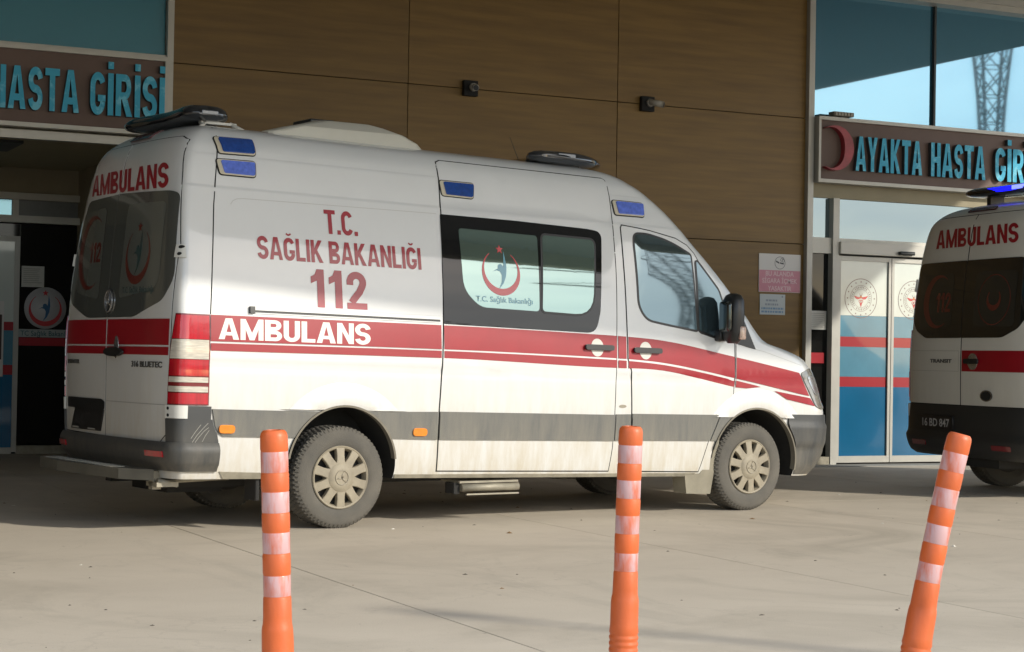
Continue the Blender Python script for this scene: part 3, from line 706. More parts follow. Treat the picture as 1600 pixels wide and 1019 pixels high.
def lin(a,b,n): return [a+(b-a)*i/(n-1) for i in range(n)]
def cut_arches(o,arches,cm):
    """saw wheel arches out of the body: arches = (x, z, radius, outer half width, inner half width)"""
    for (x,z,r,yo,yi) in arches:
        for sg in (-1,1):
            bm=bmesh.new(); tube(bm,(x,sg*yi,z),(x,sg*yo,z),r,r,72)
            c=obj('cutter',bm,cm,o.parent); md=o.modifiers.new('cut','BOOLEAN'); md.operation='DIFFERENCE'; md.object=c; md.solver='EXACT'
            md.material_mode='TRANSFER'
            bpy.context.view_layer.update(); dg=bpy.context.evaluated_depsgraph_get(); me=bpy.data.meshes.new_from_object(o.evaluated_get(dg)); o.modifiers.clear(); old=o.data; o.data=me; bpy.data.meshes.remove(old); bpy.data.objects.remove(c)
    for p in o.data.polygons: p.use_smooth=True
    o.data.set_sharp_from_angle(angle=R(32)); return o
# wheels --------------------------------------------------------------
def lathe_y(bm,prof,n,mi=0,mod=None):
    """profile (radius, y) spun about the y axis"""
    rows=[]
    for i in range(n):
        a=2*math.pi*i/n; rows.append([bm.verts.new(((r+(mod(i,j) if mod else 0))*math.cos(a),y,(r+(mod(i,j) if mod else 0))*math.sin(a))) for j,(r,y) in enumerate(prof)])
    for i in range(n):
        for j in range(len(prof)-1):
            f=bm.faces.new((rows[i][j],rows[i][j+1],rows[(i+1)%n][j+1],rows[(i+1)%n][j])); f.material_index=mi; f.smooth=True
def make_wheel(parent,cx,cy,cz,out,rad=.345,steelonly=False):
    """out=-1: outer face towards -y"""
    bm=bmesh.new(); W_=.115
    lathe_y(bm,[(.05,-W_*.55),(.15,-W_*.5),(.175,-W_*.55),(.205,-W_*.98),(.21,-W_*.98),(.205,W_*.9),(.05,W_*.9)],40)
    wl=obj('wheel',bm,steel,parent,smooth=40)
    bm=bmesh.new(); k=rad/.345
    prof=[(.205*k,W_*.9),(.27*k,W_*1.08),(.315*k,W_),(.334*k,W_*.85)]
    for q in (.8,.42,.38,.02,-.02,-.38,-.42,-.8): prof.append((.345*k if abs(q)>.03 and abs(q)!=.4 else .34*k,W_*q))
    prof+=[(.336*k,-W_*.9),(.318*k,-W_*1.03),(.30*k,-W_*1.09),(.285*k,-W_*1.10),(.27*k,-W_*1.12),(.245*k,-W_*1.12),(.225*k,-W_*1.06),(.207*k,-W_*.97)]
    nj=len(prof)
    def mod(i,j):
        if 3<=j<=12 and ((i+(j//2)*2)%4==0): return -.010
        return 0
    lathe_y(bm,prof,260,0,mod); ty=obj('tyre',bm,rubber,wl,smooth=25)
    # hubcap: rim ring, ten spokes, centre
    bm=bmesh.new(); y0=-W_*1.0
    lathe_y(bm,[(.188,y0+.05),(.205,y0+.012),(.214,y0-.008),(.208,y0-.014),(.198,y0-.010),(.188,y0+.012),(.183,y0+.05)],60)
    prof=[(.185,y0+.006),(.188,y0-.002)]
    lathe_y(bm,[(.112,y0+.04),(.110,y0-.006),(.098,y0-.020),(.06,y0-.030),(.055,y0-.030),(.0005,y0-.030)],60)
    for s_ in range(10):
        a=2*math.pi*s_/10+.16; ca,sa=math.cos(a),math.sin(a); rows=[]
        for r,hw,y in ((.085,.036,y0-.020),(.115,.030,y0-.017),(.15,.028,y0-.015),(.185,.031,y0-.012),(.206,.034,y0-.010)):
            rows.append([bm.verts.new((r*ca-t*sa,yy,r*sa+t*ca)) for t,yy in ((-hw,y+.035),(-hw,y+.003),(-hw+.004,y),(hw-.004,y),(hw,y+.003),(hw,y+.035))])
        for i in range(4):
            for j in range(5): f=bm.faces.new((rows[i][j],rows[i][j+1],rows[i+1][j+1],rows[i+1][j])); f.smooth=True
    bmesh.ops.recalc_face_normals(bm,faces=bm.faces[:])
    if not steelonly:
        hc=obj('hubcap',bm,capm,wl,smooth=35)
        bm=bmesh.new(); fn=lambda u,v:(Vector((u,y0-.030,v)),Vector((0,-1,0)))
        lay(ringquads(0,0,.046,.052,36),fn,.004,0,.004,bm)
        for k_ in range(3):
            a=R(90+120*k_+8); d=Vector((math.cos(a),math.sin(a))); t=Vector((-d.y,d.x))
            lay([[tuple(d*.048),tuple(t*.010),tuple(-d*.006),tuple(-t*.010)]],fn,.003,0,.003,bm)
        obj('badge',bm,mat('dusty_badge',(.30,.265,.20),.5),wl)
    else:
        bm.free(); bm=bmesh.new(); lathe_y(bm,[(.20,y0+.03),(.15,y0+.05),(.08,y0+.02),(.0005,y0+.02)],40); obj('rim',bm,steel,wl,smooth=40)
    wl.location=(cx,cy,cz); wl.rotation_euler=(0,random.uniform(0,.5),0 if out<0 else math.pi)
    return wl
# ------------------------------------------------------------------ first ambulance
van=thing('ambulance','white ambulance with red stripe, seen from its right side, lettered 112, behind the orange posts','ambulance',(4.2134,-4.5809,0),.1454)
VB=Body(
 w=[(.28,.92),(.40,.955),(.60,.975),(.80,.988),(1.0,.992),(1.2,.988),(1.4,.976),(1.6,.955),(1.8,.926),(2.0,.888),(2.2,.847),(2.40,.807),(2.51,.775),(2.585,.72),(2.64,.65),(2.675,.55),(2.695,.42),(2.705,.25)],
 xr=[(.28,-1.22),(.6,-1.255),(1.0,-1.26),(1.4,-1.255),(1.8,-1.23),(2.2,-1.19),(2.42,-1.155),(2.53,-1.12),(2.63,-1.03),(2.68,-.92),(2.705,-.7)],
 xf=[(.28,4.597),(.40,4.713),(.55,4.786),(.75,4.788),(.85,4.784),(.95,4.735),(1.05,4.70),(1.12,4.665),(1.20,4.61),(1.28,4.515),(1.34,4.333),(1.40,4.075),(1.6,3.845),(1.8,3.665),(2.0,3.465),(2.2,3.26),(2.38,3.11),(2.48,3.005),(2.58,2.86),(2.64,2.73),(2.675,2.53),(2.695,2.28),(2.705,1.958)],
 df=[(.28,.5),(.6,.5),(.9,.5),(1.1,.5),(1.3,.45),(1.5,.32),(2.2,.30),(2.6,.40),(2.705,.3)],
 dr=[(.28,.12),(2.3,.13),(2.55,.15),(2.705,.15)],steps=((2.232,2.25,.005),(2.452,2.466,.004),(1.085,1.125,-.006)),cab=.045)
WB=3.665; AR=(.02,.413,.42); AF=(3.72,.432,.445)
body=obj('body',VB.shell(.335),[paint,under],van); cut_arches(body,[(AR[0],AR[1],AR[2],1.3,.60),(AF[0],AF[1]-.067,AF[2],1.3,.55)],under)
RS,LS,RR=VB.side(-1),VB.side(1),VB.rear()
def P(name,polys,fn,off,m,parent=van,grid=.07,rim=.003): return obj(name,lay(polys,fn,off,grid,rim),m,parent,smooth=40)
def arc(A,z0,z1,side,n=7):
    """points on an arch circle between heights z0 and z1 on its left(-1)/right(+1) half"""
    return [(A[0]+side*math.sqrt(max(0,A[2]**2-(z-A[1])**2)),z) for z in lin(z0,z1,n)]
def inset(poly,d):
    n=len(poly); o=[]
    for i in range(n):
        p=Vector(poly[i]); a=(p-Vector(poly[i-1])).normalized(); b=(Vector(poly[(i+1)%n])-p).normalized()
        na=Vector((-a.y,a.x)); nb=Vector((-b.y,b.x)); m=(na+nb); m=m.normalized() if m.length>1e-6 else na
        k=d/max(.35,m.dot(na)); o.append(tuple(p+m*k))
    return o
def door(name,poly,fn,parent=van,g=.009,off=.004,m=paint):
    P('door_gap',[inset(poly,-g*.5)],fn,.0015,black,parent,rim=0) if False else None
    d=P(name,[inset(poly,g)],fn,off,m,parent,rim=.004); gp=obj('gap_seal',lay([poly],fn,.0012,.07,0),black,d,smooth=40); return d
for sg,fn in ((-1,RS),(1,LS)):
    sl=[(.773,.379),(2.293,.374),(2.314,.552),(2.318,.744),(2.321,.935),(2.328,1.365),(2.361,1.895),(2.373,2.236),(2.379,2.482),(2.385,2.575),(2.36,2.592),(.90,2.592),(.86,2.575),(.849,2.53),(.835,2.19),(.809,1.802),(.796,1.486),(.785,1.172),(.767,.814),(.77,.591)]
    if sg<0: door('sliding_door',sl,fn)
    fd=[(2.46,.372),(3.168,.366),(3.247,.606),(3.349,.806),(3.481,.968),(3.486,1.058),(3.492,1.383),(3.43,1.58),(3.117,2.06),(3.051,2.121),(2.943,2.168),(2.696,2.21),(2.44,2.236),(2.427,2.21),(2.422,1.898),(2.421,1.416),(2.421,1.224),(2.457,1.129),(2.47,.842),(2.475,.60)]
    cdoor=door('front_door',fd,fn)
    # red stripes
    top=lambda x:pch([(-.976,1.397),(.789,1.403),(2.323,1.388),(2.646,1.377),(3.487,1.268),(4.2,1.158)])(x)
    ub=lambda x:pch([(-.976,1.227),(.785,1.235),(2.318,1.221),(2.642,1.209),(3.486,1.103),(4.30,.974)])(x)
    lt=lambda x:pch([(-.976,1.214),(.785,1.224),(2.318,1.208),(2.642,1.194),(3.486,1.087),(4.30,.962)])(x)
    lb=lambda x:pch([(-.976,1.166),(.785,1.174),(2.318,1.149),(2.568,1.150),(3.486,1.033),(4.36,.897)])(x)
    def band_(f0,f1,x0,x1,n=14): X=lin(x0,x1,n); return [(x,f1(x)) for x in X]+[(x,f0(x)) for x in X[::-1]]
    for x0,x1 in ((-.975,.778),(.800,2.322),(2.336,2.412),(2.432,3.482),):
        P('red_stripe',[band_(ub,top,x0,x1)],fn,.006,redv,rim=0); P('red_stripe',[band_(lb,lt,x0,x1)],fn,.006,redv,rim=0)
    X=lin(3.497,4.17,12); P('red_stripe',[[(x,ub(x)) for x in X]+[(4.285,.978),(4.165,1.163)]+[(x,top(x)) for x in X[-2::-1]]],fn,.006,redv,rim=0)
    P('red_stripe',[[(3.497,1.031),(3.612,1.026),(3.76,1.040),(3.70,1.052),(3.497,1.085)]],fn,.006,redv,rim=0)
    P('red_stripe',[[(3.903,1.012),(4.042,.947),(4.355,.897),(4.295,.962)]],fn,.006,redv,rim=0); 
    # grey cladding
    zt,zb=.795,.608
    P('cladding',[[(-.955,.79),(-.93,.68),(-.905,.635),(-.87,.614)]+arc(AR,.61,.785,-1)],fn,.012,clad,rim=.012)
    P('cladding',[arc(AR,.79,.61,1)+[(.762,.604),(.757,.798)]],fn,.012,clad,rim=.012)
    P('cladding',[[(.778,.604),(2.308,.606),(2.312,.800),(.776,.800)]],fn,.014,clad,rim=.012)
    P('cladding',[[(2.322,.607),(2.462,.610),(2.462,.806),(2.325,.803)]],fn,.012,clad,rim=.012)
    P('cladding',[[(2.482,.610),(3.243,.612),(3.337,.814),(2.480,.810)]],fn,.014,clad,rim=.012)
    P('cladding',[[(3.258,.613)]+arc(AF,.613,.808,-1)+[(3.352,.815)]],fn,.012,clad,rim=.012)
    # wheel-arch flares: swelling band around each arch
    for A,a0,a1 in ((AR,65,(AR[1],)),(AF,0,0)):
        bm=bmesh.new(); c=A; ths=lin(R(30 if A is AR else 33),R(150 if A is AR else 148),30); prof=[(.0,-.012),(.0,.018),(.02,.022),(.06,.020),(.10,.012),(.135,.004),(.15,.0)]; rows=[]
        for th in ths:
            row=[]
            for dr_,of in prof:
                rr=c[2]+dr_*(1 if True else 0); x,z=c[0]+rr*math.cos(th),c[1]+rr*math.sin(th)
                if z<.798: z=.798
                p,n=fn(x,z); row.append(bm.verts.new(p+n*(of+.0015)))
            rows.append(row)
        for i in range(len(rows)-1):
            for j in range(len(prof)-1):
                q=(rows[i][j],rows[i][j+1],rows[i+1][j+1],rows[i+1][j]); f=bm.faces.new(q if sg>0 else q[::-1]); f.smooth=True
        bmesh.ops.dissolve_degenerate(bm,dist=1e-5,edges=bm.edges[:]); obj('arch_flare',bm,paint,van,smooth=50)
        # dusty lip round the opening
        bm=bmesh.new(); t0,t1=(R(8),R(172)) if A is AR else (R(-6),R(165)); rows=[]
        for th in lin(t0,t1,44):
            x,z=c[0]+c[2]*math.cos(th),c[1]+c[2]*math.sin(th); p,n=fn(x,z); d=Vector((math.cos(th),0,math.sin(th)))
            rows.append([bm.verts.new(p+n*.020-d*.0),bm.verts.new(p+n*.020-d*.014),bm.verts.new(p-n*.03-d*.014)])
        for i in range(len(rows)-1):
            for j in range(2): f=bm.faces.new((rows[i][j],rows[i+1][j],rows[i+1][j+1],rows[i][j+1])); f.smooth=True
        obj('arch_lip',bm,mat('dusty_plastic_lip',(.20,.18,.14),.8,var=.3),van,smooth=50)
    # amber side markers
    for cx,cz in ((-.85,.663),(.614,.657)): P('side_marker',[rpoly(rectq(cx-.056,cx+.056,cz-.027,cz+.027),.026)],fn,.024,amber,rim=.012)
    # cab windows
    cw_=[(2.535,2.10,.04),(2.545,2.165,.05),(2.66,2.17,.08),(2.873,2.128,.1),(3.07,2.04,.02),(3.105,1.462,.01),(2.80,1.50,.1),(2.62,1.525,.12),(2.548,1.62,.08)]
    P('window_seal',[inset(rpoly(cw_,.04)[::-1],-.016)],fn,.007,blackpl,cdoor,rim=.006); P('cab_window',[rpoly(cw_,.04)[::-1]],fn,.0085,cabglass,cdoor,rim=0)
    qw=[(3.125,2.0),(3.33,1.78),(3.395,1.62),(3.385,1.40),(3.130,1.458)]
    P('window_seal',[inset(rpoly(qw,.03)[::-1],-.018)],fn,.0075,blackpl,cdoor,rim=.006); P('quarter_window',[rpoly(qw,.02)[::-1]],fn,.009,cabglass,cdoor,rim=0)
    P('pillar_trim',[[(3.41,1.70),(3.40,1.40),(3.512,1.372),(3.70,1.335),(3.58,1.575)][::-1]],fn,.010,blackpl,rim=.006)
    # headlamps
    hl=rpoly([(4.18,1.16),(4.30,1.20),(4.43,1.195),(4.55,1.10),(4.60,.98),(4.57,.90),(4.47,.868),(4.365,.893)],.03)
    P('headlamp',[hl],fn,.010,headl,rim=.010,grid=.04)
    P('headlamp_lens',[inset(hl[::-1],.03)] if False else [rpoly([(4.25,1.13),(4.36,1.155),(4.42,1.10),(4.44,1.0),(4.36,.98)],.03)],fn,.013,chrome,rim=0,grid=.04)
    # sill moulding
    P('sill',[[(.44,.338),(3.13,.338),(3.13,.362),(.44,.362)]],fn,.010,dullmetal,rim=.010)
    P('sill',[[(-.85,.338),(-.40,.338),(-.40,.372),(-.88,.385)]],fn,.008,dullmetal,rim=.008)
# rear quarter seams on the visible side
for pts in ([(-.82,2.655),(-.865,2.45),(-.916,2.118),(-.95,1.75),(-.975,1.40)],):
    P('panel_seam',[[(x-.004,z) for x,z in pts]+[(x+.004,z) for x,z in pts[::-1]]],RS,.001,black,rim=0)
P('panel_seam',[[(3.492,1.05),(3.498,1.05),(3.502,1.375),(3.494,1.383)]],RS,.007,mat('seam_grey',(.2,.19,.18),.6),rim=0)
# sliding-door rail
P('door_rail',[rectq(-.69,.772,1.424,1.452)],RS,.004,blackpl,rim=0); P('rail_cap',[rectq(-.70,-.665,1.418,1.462)],RS,.022,blackpl,rim=.02); P('rail_trim',[rectq(-.665,.770,1.440,1.452)],RS,.012,paint,rim=.012); P('rail_trim',[rectq(-.665,.770,1.418,1.425)],RS,.008,paint,rim=.008)
P('panel_seam',[rectq(-.93,.775,1.466,1.4675)],RS,.0012,mat('seam_pale',(.45,.44,.41),.6),rim=0)
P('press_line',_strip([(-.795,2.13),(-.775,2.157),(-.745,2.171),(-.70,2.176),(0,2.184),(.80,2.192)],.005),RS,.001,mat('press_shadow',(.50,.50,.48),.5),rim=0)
# slide door window
sw=rpoly([(.829,2.19,.012),(1.449,2.191,0),(2.12,2.178,0),(2.255,2.165,.12),(2.18,1.56,.02),(2.13,1.40,.18),(.800,1.412,.01),(.812,1.80,0)],.02)
wn=P('side_window',[sw[::-1]],RS,.0065,frit,rim=.003)
P('frosted_pane',[rpoly([(.97,2.100,.03),(1.653,2.092,.03),(1.622,1.537,.03),(1.11,1.544,.06),(.975,1.66,.12)],.02)[::-1]],RS,.0085,frost,wn,rim=0)
P('sliding_pane_frame',[inset(rpoly([(1.70,2.100,.03),(2.175,2.095,.05),(2.105,1.53,.16),(1.650,1.540,.03)],.02)[::-1],-.016)],RS,.0090,blackpl,wn,rim=.003)
P('sliding_pane',[rpoly([(1.70,2.100,.03),(2.175,2.095,.05),(2.105,1.53,.16),(1.650,1.540,.03)],.02)[::-1]],RS,.0105,frost,wn,rim=0)
bm=bmesh.new(); ministry_logo(RS,1.305,1.80,.165,.0100,bm); lay(text_fit('T.C. Sağlık Bakanlığı',rectq(1.075,1.565,1.585,1.625),.012,base='TCS'),RS,.0100,0,0,bm,1); obj('window_emblem',bm,[logored,logoblue],wn)
# left side: plain fixed window
P('side_window',[[(x,z) for x,z in sw]],LS,.0065,frit)
# handles
for x0,x1,z in ((2.017,2.278,1.294),(2.471,2.736,1.287)):
    c=(x0+x1)/2+.0
    hp=P('handle_cup',[circ(c-.01,z,.058,.066)],RS,.0085,mat('handle_cup_paint',(.62,.60,.54),.35,coat=.5),rim=.003)
    h=obj('handle',lay([rpoly(rectq(x0,x1,z-.020,z+.020),.019)],RS,.035,.06,.02),blackpl,hp,smooth=50)
P('fuel_lock',[circ(2.388,.864,.034,.012)],RS,.004,dullmetal)
# blue side beacons
for q,m in (([(-.84,2.468),(-.585,2.474),(-.580,2.582),(-.845,2.575)],bluelens_shaded),([(-.845,2.326),(-.600,2.326),(-.595,2.430),(-.855,2.425)],bluelens_sunlit),([(.875,2.327),(1.124,2.324),(1.140,2.434),(.872,2.433)],bluelens_shaded),([(2.413,2.307),(2.665,2.307),(2.683,2.413),(2.412,2.416)],bluelens_sunlit)):
    b=P('beacon',[inset(rpoly([(q[0][0]-.012,q[0][1]),q[1],q[2],(q[3][0]-.022,q[3][1])],.02),-.007)],RS,.006,black,rim=.005)
    P('beacon_base',[rpoly([(q[0][0]-.010,q[0][1]),q[1],q[2],(q[3][0]-.020,q[3][1])],.018)],RS,.012,beige,b,rim=.01)
    P('beacon_lens',[rpoly([(q[0][0]+.020,q[0][1]+.008),(q[1][0]-.006,q[1][1]+.008),(q[2][0]-.006,q[2][1]-.008),(q[3][0]+.008,q[3][1]-.008)],.012)],RS,.022,m,b,rim=.012)
# lettering on the side
P('lettering',block_text('T.C.',rectq(-.105,.150,1.985,2.150),.06),RS,.0025,redt,rim=0)
P('lettering',block_text('SAĞLIK BAKANLIĞI',rectq(-.622,.640,1.783,1.935),.07,.185),RS,.0025,redt,rim=0)
P('lettering',block_text('112',rectq(-.238,.190,1.482,1.738),.13),RS,.0025,redt,rim=0)
P('lettering',block_text('AMBULANS',((-.922,1.242),(.205,1.245),(.207,1.385),(-.921,1.378)),.05),RS,.0075,whitev,rim=0)
# --- rear face (u=-y)
rd=[(-.895,.575),(-.02,.565),(.06,.562),(.80,.562),(.878,.62),(.905,1.0),(.912,1.25),(.905,1.85),(.80,2.33),(.735,2.545),(.66,2.575),(-.66,2.575),(-.735,2.545),(-.80,2.33),(-.905,1.85),(-.912,1.25)]
SEAM=-.045
for nm,half in (('rear_door',[p for p in rd if p[0]>SEAM]),('rear_door',[p for p in rd if p[0]<SEAM])):
    if half[0][0]>SEAM: poly=[(SEAM,.565)]+[p for p in rd if p[0]>SEAM]+[(SEAM,2.575)]
    else: poly=[rd[0],(SEAM,.565),(SEAM,2.575)]+[p for p in rd[11:]]
    d=door(nm,poly,RR,g=.007); sgn=1 if half[0][0]>SEAM else -1
    if sgn>0: right_door=d
    else: left_door=d
P('window_seal',[rectq(SEAM-.02,SEAM+.02,1.38,2.212)],RR,.0065,rearglass,rim=.002)
RWIN=rpoly([(-.63,2.205,.06),(0,2.222,0),(.74,2.20,.04),(.83,2.18,.06),(.905,1.62,.08),(.80,1.48,.06),(.40,1.375,.06),(-.42,1.375,.06),(-.80,1.48,.06),(-.905,1.62,.08)],.05)
def clipx(poly,x,keep):
    o=[]
    for i in range(len(poly)):
        a,b=poly[i-1],poly[i]; ia=(a[0]>x)==(keep>0); ib=(b[0]>x)==(keep>0)
        if ia!=ib: t=(x-a[0])/(b[0]-a[0]); o.append((x,a[1]+t*(b[1]-a[1])))
        if ib: o.append(b)
    return o
for keep,d in ((1,right_door),(-1,left_door)):
    wv=P('rear_window',[clipx(RWIN[::-1],SEAM+keep*.006,keep)],RR,.008,rearglass,d,rim=.003)
    x0,x1=(.14,.74) if keep>0 else (-.74,-.22)
    P('frosted_film',[rpoly([(x0,1.50,.05),(x1,1.56,.12),(x1-keep*.02,2.13,.05),(x0+.02,2.14,.05)] if keep>0 else [(x0+.02,1.56,.12),(x1,1.50,.05),(x1,2.14,.05),(x0+.05,2.12,.05)],.05)],RR,.0095,frostd,wv,rim=0)
    bm=bmesh.new()
    if keep>0: ministry_logo(RR,.40,1.78,.19,.0105,bm); lay(text_fit('T.C. Sağlık Bakanlığı',rectq(.20,.68,1.535,1.575),.01,base='TCS'),RR,.0105,0,0,bm,1)
    else:
        lay(crescent(-.44,1.83,.26,.006,.09,110,0,26),RR,.0105,0,0,bm,0); lay(block_text('112',rectq(-.46,-.25,1.76,1.90),.1),RR,.0105,0,0,bm,0)
    obj('window_emblem',bm,[ghostred,ghostblue],wv)
    for z0,z1 in ((1.192,1.362),(1.127,1.180)):
        P('red_stripe',[rectq(SEAM+.010,.895,z0,z1) if keep>0 else rectq(-.895,SEAM-.010,z0,z1)],RR,.0065,redv,d,rim=0)
P('lettering',block_text('AMBULANS',((-.60,2.240),(.705,2.222),(.655,2.392),(-.655,2.392)),.06,.215),RR,.0065,redt,rim=0)
P('lettering',text_fit('316 BLUETEC',rectq(.40,.83,1.045,1.085),.02),RR,.010,badgem,right_door,rim=.004)
P('lettering',text_fit('SPRINTER',rectq(-.84,-.55,1.055,1.085),.02),RR,.010,badgem,left_door,rim=.004)
hb=P('rear_handle',[circ(.135,1.175,.035,.075)],RR,.010,chrome,right_door,rim=.004); P('handle_grip',[circ(.14,1.142,.145,.030)],RR,.045,blackpl,hb,rim=.03)
bm=bmesh.new(); lay(ringquads(-.015,1.485,.058,.068,32,1.15),RR,.022,0,.012,bm)
for k in range(3):
    a=R(90+120*k); d_=Vector((math.cos(a),math.sin(a)*1.15)); t_=Vector((-d_.y,d_.x))
    lay([[(-.015+d_.x*.062,1.485+d_.y*.062),(-.015+t_.x*.011,1.485+t_.y*.011),(-.015-d_.x*.004,1.485-d_.y*.004),(-.015-t_.x*.011,1.485-t_.y*.011)]],RR,.020,0,.01,bm)
bd=P('badge_plinth',[circ(-.015,1.485,.072,.085)],RR,.012,blackpl,right_door,rim=.006); obj('badge',bm,chrome,bd)
P('plate_recess',[rpoly([(-.80,.745),(-.06,.745),(-.05,.80),(-.11,.818),(-.80,.818)],.02)],RR,.012,blackpl,left_door,rim=.006)
pl=P('number_plate',[[(-.70,.598),(-.12,.598),(-.06,.745),(-.60,.752)]],RR,.016,platem,left_door,rim=.012)
P('plate_text',text_fit('16 ADT 112',((-.62,.632),(-.16,.632),(-.13,.715),(-.56,.722)),.0),RR,.0175,mat('plate_text_dim',(.05,.05,.05),.5),pl,rim=0)
[P('plate_footer',[q],RR,.0175,mat('plate_footer',(.30,.30,.28),.5),pl,rim=0) for q in (rectq(-.66,-.52,.604,.616),rectq(-.34,-.20,.604,.614))]
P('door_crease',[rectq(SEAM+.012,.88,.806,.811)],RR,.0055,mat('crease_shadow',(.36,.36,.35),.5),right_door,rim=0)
for z in (1.80,.768):
    for sg in (-1,1):
        bm=VB.wrap(lin(z-.042,z+.042,3),lambda q:('y',.885),lambda q:('x',-1.13),.020,8,.014,sg=-sg); hg=obj('door_hinge',bm,mat('hinge_paint',(.66,.66,.62),.4),van,smooth=40)
        if sg<0: [P('hinge_bolt',[circ(.915,z+dz,.011,n=10)],RR,.0215,black,hg,rim=0) for dz in (-.022,.022)]
# tail lamps
for sg in (1,-1):
    A=lambda z:('y',pch([(.80,.895),(1.1,.91),(1.39,.945)])(z)); Bq=lambda z:('x',-.982)
    tl=obj('tail_lamp',VB.wrap(lin(.812,1.398,12),A,Bq,.010,20,.010,sg=sg),lampdk,van,smooth=40)
    A2=lambda z:('y',pch([(.80,.905),(1.1,.92),(1.39,.955)])(z)); B2=lambda z:('x',-.992)
    A3=lambda z:('y',pch([(.80,.935),(1.1,.945),(1.39,.97)])(z))
    for z0,z1,m,a in ((1.236,1.388,lampred,A2),(1.108,1.232,lampwh,A2),(1.000,1.104,lampred,A2),(.958,.992,lampwh,A2),(.896,.932,lampwh,A2),(.820,.888,lampred,A2)):
        obj('lamp_lens',VB.wrap(lin(z0,z1,4),a,B2,.015,16,.005,sg=sg),m,tl,smooth=40)
# rear bumper
off=pch([(.40,.02),(.43,.045),(.52,.055),(.565,.035),(.58,.02)])
rb=obj('rear_bumper',VB.wrap(lin(.385,.572,9),lambda z:('y',0),lambda z:('x',-.905+.0*z),off,40,.03,mirror=True),bumperm,van,smooth=45)
for sg in (1,-1):
    obj('bumper_corner',VB.wrap(lin(.56,.722,6),lambda z:('y',.885),lambda z:('x',pch([(.56,-.902),(.62,-.915),(.68,-.945),(.80,-.968)])(z)),.018,24,.018,sg=sg),bumperm,rb,smooth=45); obj('bumper_corner',VB.wrap(lin(.722,.806,4),lambda z:('x',-1.145),lambda z:('x',-.966),.018,10,.018,sg=sg),bumperm,rb,smooth=45)
    bm=VB.wrap(lin(.475,.512,3),lambda z:('y',.70),lambda z:('y',.895),.062,8,.01,sg=sg); obj('reflector',bm,lampred,rb,smooth=40)
for pts in ([(-1.09,.575),(-1.06,.62),(-1.02,.665),(-.985,.70)],[(-1.07,.575),(-1.045,.61),(-1.01,.65),(-.98,.672)],[(-1.10,.60),(-1.07,.645),(-1.035,.69)],[(-1.02,.58),(-1.0,.62),(-.975,.655)]):
    P('scuff',_strip(pts,.0035),RS,.0200,mat('scuff_pale',(.32,.31,.28),.8),rb,rim=0)
# rear step plate
bm=bmesh.new(); y0,y1=-.80,.98
pts=[(-1.28,-.84),(-1.43,-.62),(-1.50,.30),(-1.44,.80),(-1.28,.90)]
vt=[bm.verts.new((x,y,.415)) for x,y in pts]; vb=[bm.verts.new((x,y,.345)) for x,y in pts]
bm.faces.new(vt[::-1]); bm.faces.new(vb)
for i in range(5): bm.faces.new((vt[i],vt[(i+1)%5],vb[(i+1)%5],vb[i]))
bmesh.ops.recalc_face_normals(bm,faces=bm.faces[:]); st=obj('rear_step',bm,mat('step_steel',(.17,.165,.14),.5,metal=.3,var=.3),van)
bm=bmesh.new()
for k in range(20):
    y=-.50+k*.062; box(bm,-1.44,-1.34,y,y+.028,.4152,.420,mi=0)
obj('grip_ribs',bm,mat('step_rib',(.42,.40,.34),.5,metal=.4),st)
bm=bmesh.new(); box(bm,-1.25,-1.19,-.75,-.69,.28,.40); box(bm,-1.25,-1.10,-.82,-.65,.30,.33); tube(bm,(-1.24,-.80,.34),(-1.10,-.80,.31),.018); tube(bm,(-1.20,-.78,.33),(-.7,-.72,.34),.012); obj('step_bracket',bm,dullmetal,st)
# front bumper, grille, windscreen, bonnet seam
fxs=lambda z:('x',max(4.06,AF[0]+math.sqrt(max(0,AF[2]**2-(z-AF[1])**2))+.004))
fo=pch([(.34,.0),(.45,.012),(.55,.012),(.60,.028),(.74,.030),(.76,.018),(.83,.014)])
fb=obj('front_bumper',VB.wrap(lin(.345,.828,22),fxs,lambda z:('y',0),fo,44,.02,front=True,mirror=True),bumperm,van,smooth=40)
obj('grille',VB.wrap(lin(.86,1.08,6),lambda z:('y',.42),lambda z:('y',0),.010,16,.01,front=True,mirror=True),blackpl,van,smooth=40)
obj('windscreen',VB.wrap(lin(1.45,2.22,16),lambda z:('y',pch([(1.45,.80),(2.22,.66)])(z)),lambda z:('y',0),.006,24,.004,front=True,mirror=True),tint,van,smooth=40)
P('panel_seam',[[(3.60,1.352),(3.80,1.318),(4.15,1.232),(4.20,1.222),(4.20,1.2245),(4.15,1.2345),(3.80,1.3205),(3.60,1.3545)]],RS,.0012,mat('seam_soft',(.4,.39,.37),.6),rim=0)
